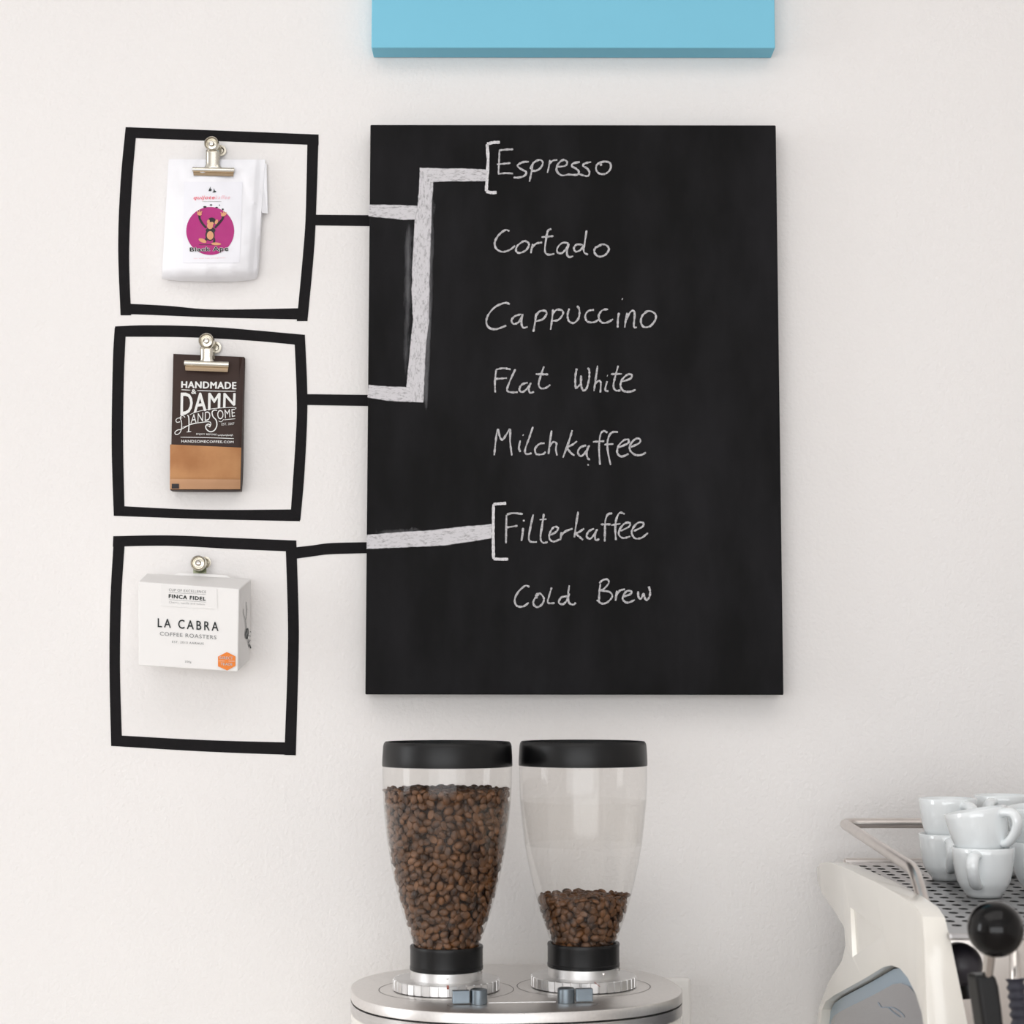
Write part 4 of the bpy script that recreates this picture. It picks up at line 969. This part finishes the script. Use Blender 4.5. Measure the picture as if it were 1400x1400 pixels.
# cup rail
XRL = .3035
r0 = atx(1268, 1252, XRL); r1 = atx(1254.5, 1200, XRL); r2 = atx(1245, 1183, XRL); r3 = atx(1155, 1127, XRL)
r4 = Vector((r3.x+.018, r3.y+.016, r3.z+.0045)); r5 = Vector((XM1-.02, r3.y+.0175, r3.z+.0055))
def rnd_path(P, rads):
    out_ = [P[0]]
    for i in range(1, len(P)-1):
        a, b_, c = P[i-1], P[i], P[i+1]; d = rads[i-1]
        p = b_+(a-b_).normalized()*d; q = b_+(c-b_).normalized()*d
        for k in range(7): t = k/6; out_.append(p*(1-t)**2+b_*2*t*(1-t)+q*t*t)
    out_.append(P[-1]); return out_
corner = r3 + (r3-r2).normalized()*.012
corner = Vector((XRL, corner.y, corner.z))
rp = rnd_path([r0, atx(1250, 1188, XRL), corner, Vector((XM1-.01, corner.y, corner.z+.001))], [.018, .016])
MB().tube(rp, .0058, 14).build('cup_rail', M_rail, em, smooth=50)
MB().lathe((r0.x, r0.y, r0.z-.003), [(.009, 0), (.009, .003), (.006, .004)], 24).build('rail_socket', M_cream, em, smooth=30)

# lever with black ball and housing
yk = -.815; kb_ = at(1361, 1270, yk); rk = 38.2*(kb_-CAM).dot(FWD)/F
lv = MB(); pr_ = [(rk*math.sin(PI*i/18), -rk*math.cos(PI*i/18)) for i in range(19)]
M_ball = mat('glossy_black_bakelite', (4, 3, 3), .14, spec=.28, var=.1)
s0 = at(1354, 1300, yk+.004); s1 = at(1349, 1342, yk+.02)
house = [at(1335,1334,yk+.012), at(1362,1333,yk+.012), at(1367,1350,yk+.012), at(1371,1380,yk+.012), at(1384,1510,yk+.012), at(1362,1510,yk+.012), at(1344,1398,yk+.012)]
lev = MB().prism(house, (-.004, .018, 0)).build('group_lever', M_blackpl, em, smooth=0, bevel=.003)
lev['label'] = 'black lever housing with ball knob'
MB().lathe(kb_, pr_, 40, cap0=False, cap1=False).build('ball_knob', M_ball, lev, smooth=60)
MB().tube([s0, s1], .0042, 16).build('lever_stem', M_chrome, lev, smooth=40)
gx = (house[4].x+house[5].x)/2; gz = house[5].z-.022; rotg = Matrix.Rotation(PI/2, 3, 'X')
MB().lathe((gx, 0, gz), [(.020, .594), (.020, .640), (.030, .645), (.034, .70), (.034, -yk-.012), (.029, -yk-.006), (.010, -yk-.004)], 48, mtx=rotg).build('group_head', M_chrome, em, smooth=35)
MB().lathe((gx, -.745, gz-.075), [(.036, 0), (.038, .004), (.038, .040), (.030, .050), (.026, .075)], 48).build('group_collar', M_chrome, em, smooth=35)
# steam wand with ribbed rubber sleeve
w0 = at(1387, 1285, -.74); w1 = at(1388, 1338, -.745); w2 = at(1396, 1420, -.75)
sw = MB().tube([at(1350,1283,-.593), at(1364,1280,-.66), at(1378,1281,-.715), w0+Vector((0, 0, -.012)), w1, w2, w2+Vector((.01, -.02, -.12))], .0043, 16).build('steam_wand', M_chrome, em, smooth=60)
pp = []; rr_ = []
for i in range(60):
    t = i/59; pp.append(mixp(w1, w2+Vector((.004, -.006, -.05)), t)); rr_.append(.0068+.0010*math.cos(t*2*PI*14))
MB().tube(pp, rr_, 18).build('rubber_grip', mat('dark_blue_grey_rubber', (38, 38, 50), .55, var=.1), sw, smooth=70)
# solids added as the reflection of lever ball and housing, beside the panel
kc = at(1317, 1321, -.606); rk2 = 29*(kc-CAM).dot(FWD)/F
kn = MB().lathe(kc, [(rk2*.9, -.020), (rk2, -.016), (rk2, -.006), (rk2*.85, .004), (rk2*.5, .010), (.0005, .012)], 40, mtx=Matrix.Rotation(PI/2, 3, 'X')).build('lever_reflection', mat('dark_violet_reflection', (40, 37, 44), .42), em, smooth=45)
MB().tube([kc+Vector((.004, .006, -rk2*.5)), kc+Vector((.007, .004, -rk2*1.5))], .0085, 20).build('housing_reflection', M_blackpl, kn, smooth=45)

# ------------------------------------------------------------------ espresso cups
def cup_meshes():
    R, H_ = .0305, .0485
    prof = [(0.0005, .0025), (.0150, .0025), (.0158, 0), (.0172, 0), (.0182, .0035), (.0222, .0080), (.0254, .0145), (.0276, .0235), (.0291, .0330), (.0300, .0420), (R, H_-.0006), (R-.0004, H_),
            (R-.0020, H_-.0002), (.0280, .0420), (.0270, .0320), (.0250, .0220), (.0215, .0130), (.0150, .0080), (.0005, .0070)]
    body = MB().lathe((0, 0, 0), prof, 56, cap0=True, cap1=True)
    hp_ = [(.0265, .0415), (.033, .0425), (.0415, .0405), (.0445, .034), (.0425, .026), (.0365, .0180), (.0300, .0135), (.0240, .0125)]
    L_ = smoothline(hp_, 5); n = len(L_)
    h = MB().tube([(x, 0, z) for x, z in L_], [.0046 if i < n*.75 else .0046-.0006*(i-n*.75)/(n*.25) for i in range(n)], 12, flat=.62, side=(0, 1, 0))
    # wider across than thick
    for i, v in enumerate(h.v): v.y *= 2.2
    return body, h
bB, bH = cup_meshes()
def one(mb, nm):
    me = bpy.data.meshes.new(nm); me.from_pydata(mb.v, [], mb.f)
    bm = bmesh.new(); bm.from_mesh(me); bmesh.ops.recalc_face_normals(bm, faces=bm.faces); bm.to_mesh(me); bm.free()
    me.materials.append(M_china); me.shade_smooth(); return me
meB, meH = one(bB, 'cup_body'), one(bH, 'cup_handle')
def cup(x, y, z, hdir, tilt=(0, 0), label=''):
    t = thing('espresso_cup', (x, y, z), label, 'cup', 'espresso cups stacked on the machine')
    t.rotation_euler = (tilt[0], tilt[1], 0); t.rotation_mode = 'XYZ'
    t.rotation_euler = (Matrix.Rotation(tilt[0], 3, 'X') @ Matrix.Rotation(tilt[1], 3, 'Y') @ Matrix.Rotation(hdir, 3, 'Z')).to_euler()
    for nm, me in (('cup_body', meB), ('handle', meH)):
        o = bpy.data.objects.new(nm, me); COL.objects.link(o); o.parent = t
D2R = PI/180
def foot(px, py):                                        # where a foot stands on the tray
    d = _ray(px, py); t = (tb0.z + (CAM.y-tb0.y)*sl_ - CAM.z)/(d.z - sl_*d.y); return CAM + d*t
p1 = foot(1345.5, 1226); p2 = foot(1297, 1203)
p3 = foot(1424, 1217); p4 = foot(1372, 1196)
NZ = .0370
CUPS = [
 (p1, 0, -118, (0, 0), 'lower front espresso cup, handle facing us, carrying a tilted cup'),
 (p1, 1, -46, (-3, -9), 'tilted espresso cup on the front stack, handle to the right'),
 (p2, 0, -98, (0, 0), 'lower left espresso cup at the back, next to the rail'),
 (p2, 1, -68, (0, 0), 'upper left espresso cup with a vertical sheen, next to the rail'),
 (p3, 0, -95, (0, 0), 'lower espresso cup cut off by the right edge of the photo'),
 (p3, 1, 150, (2, -6), 'upper espresso cup cut off by the right edge of the photo'),
 (p4, 0, 60, (0, 0), 'lower espresso cup hidden behind the front stack'),
 (p4, 1, -125, (0, 0), 'upper espresso cup peeking out behind the front stack'),
]
for p, lvl, hd, tl, lab_ in CUPS:
    cup(p.x + (.001 if lvl else 0), p.y, p.z + .0002 + (NZ if lvl else 0), hd*D2R, (tl[0]*D2R, tl[1]*D2R), lab_)
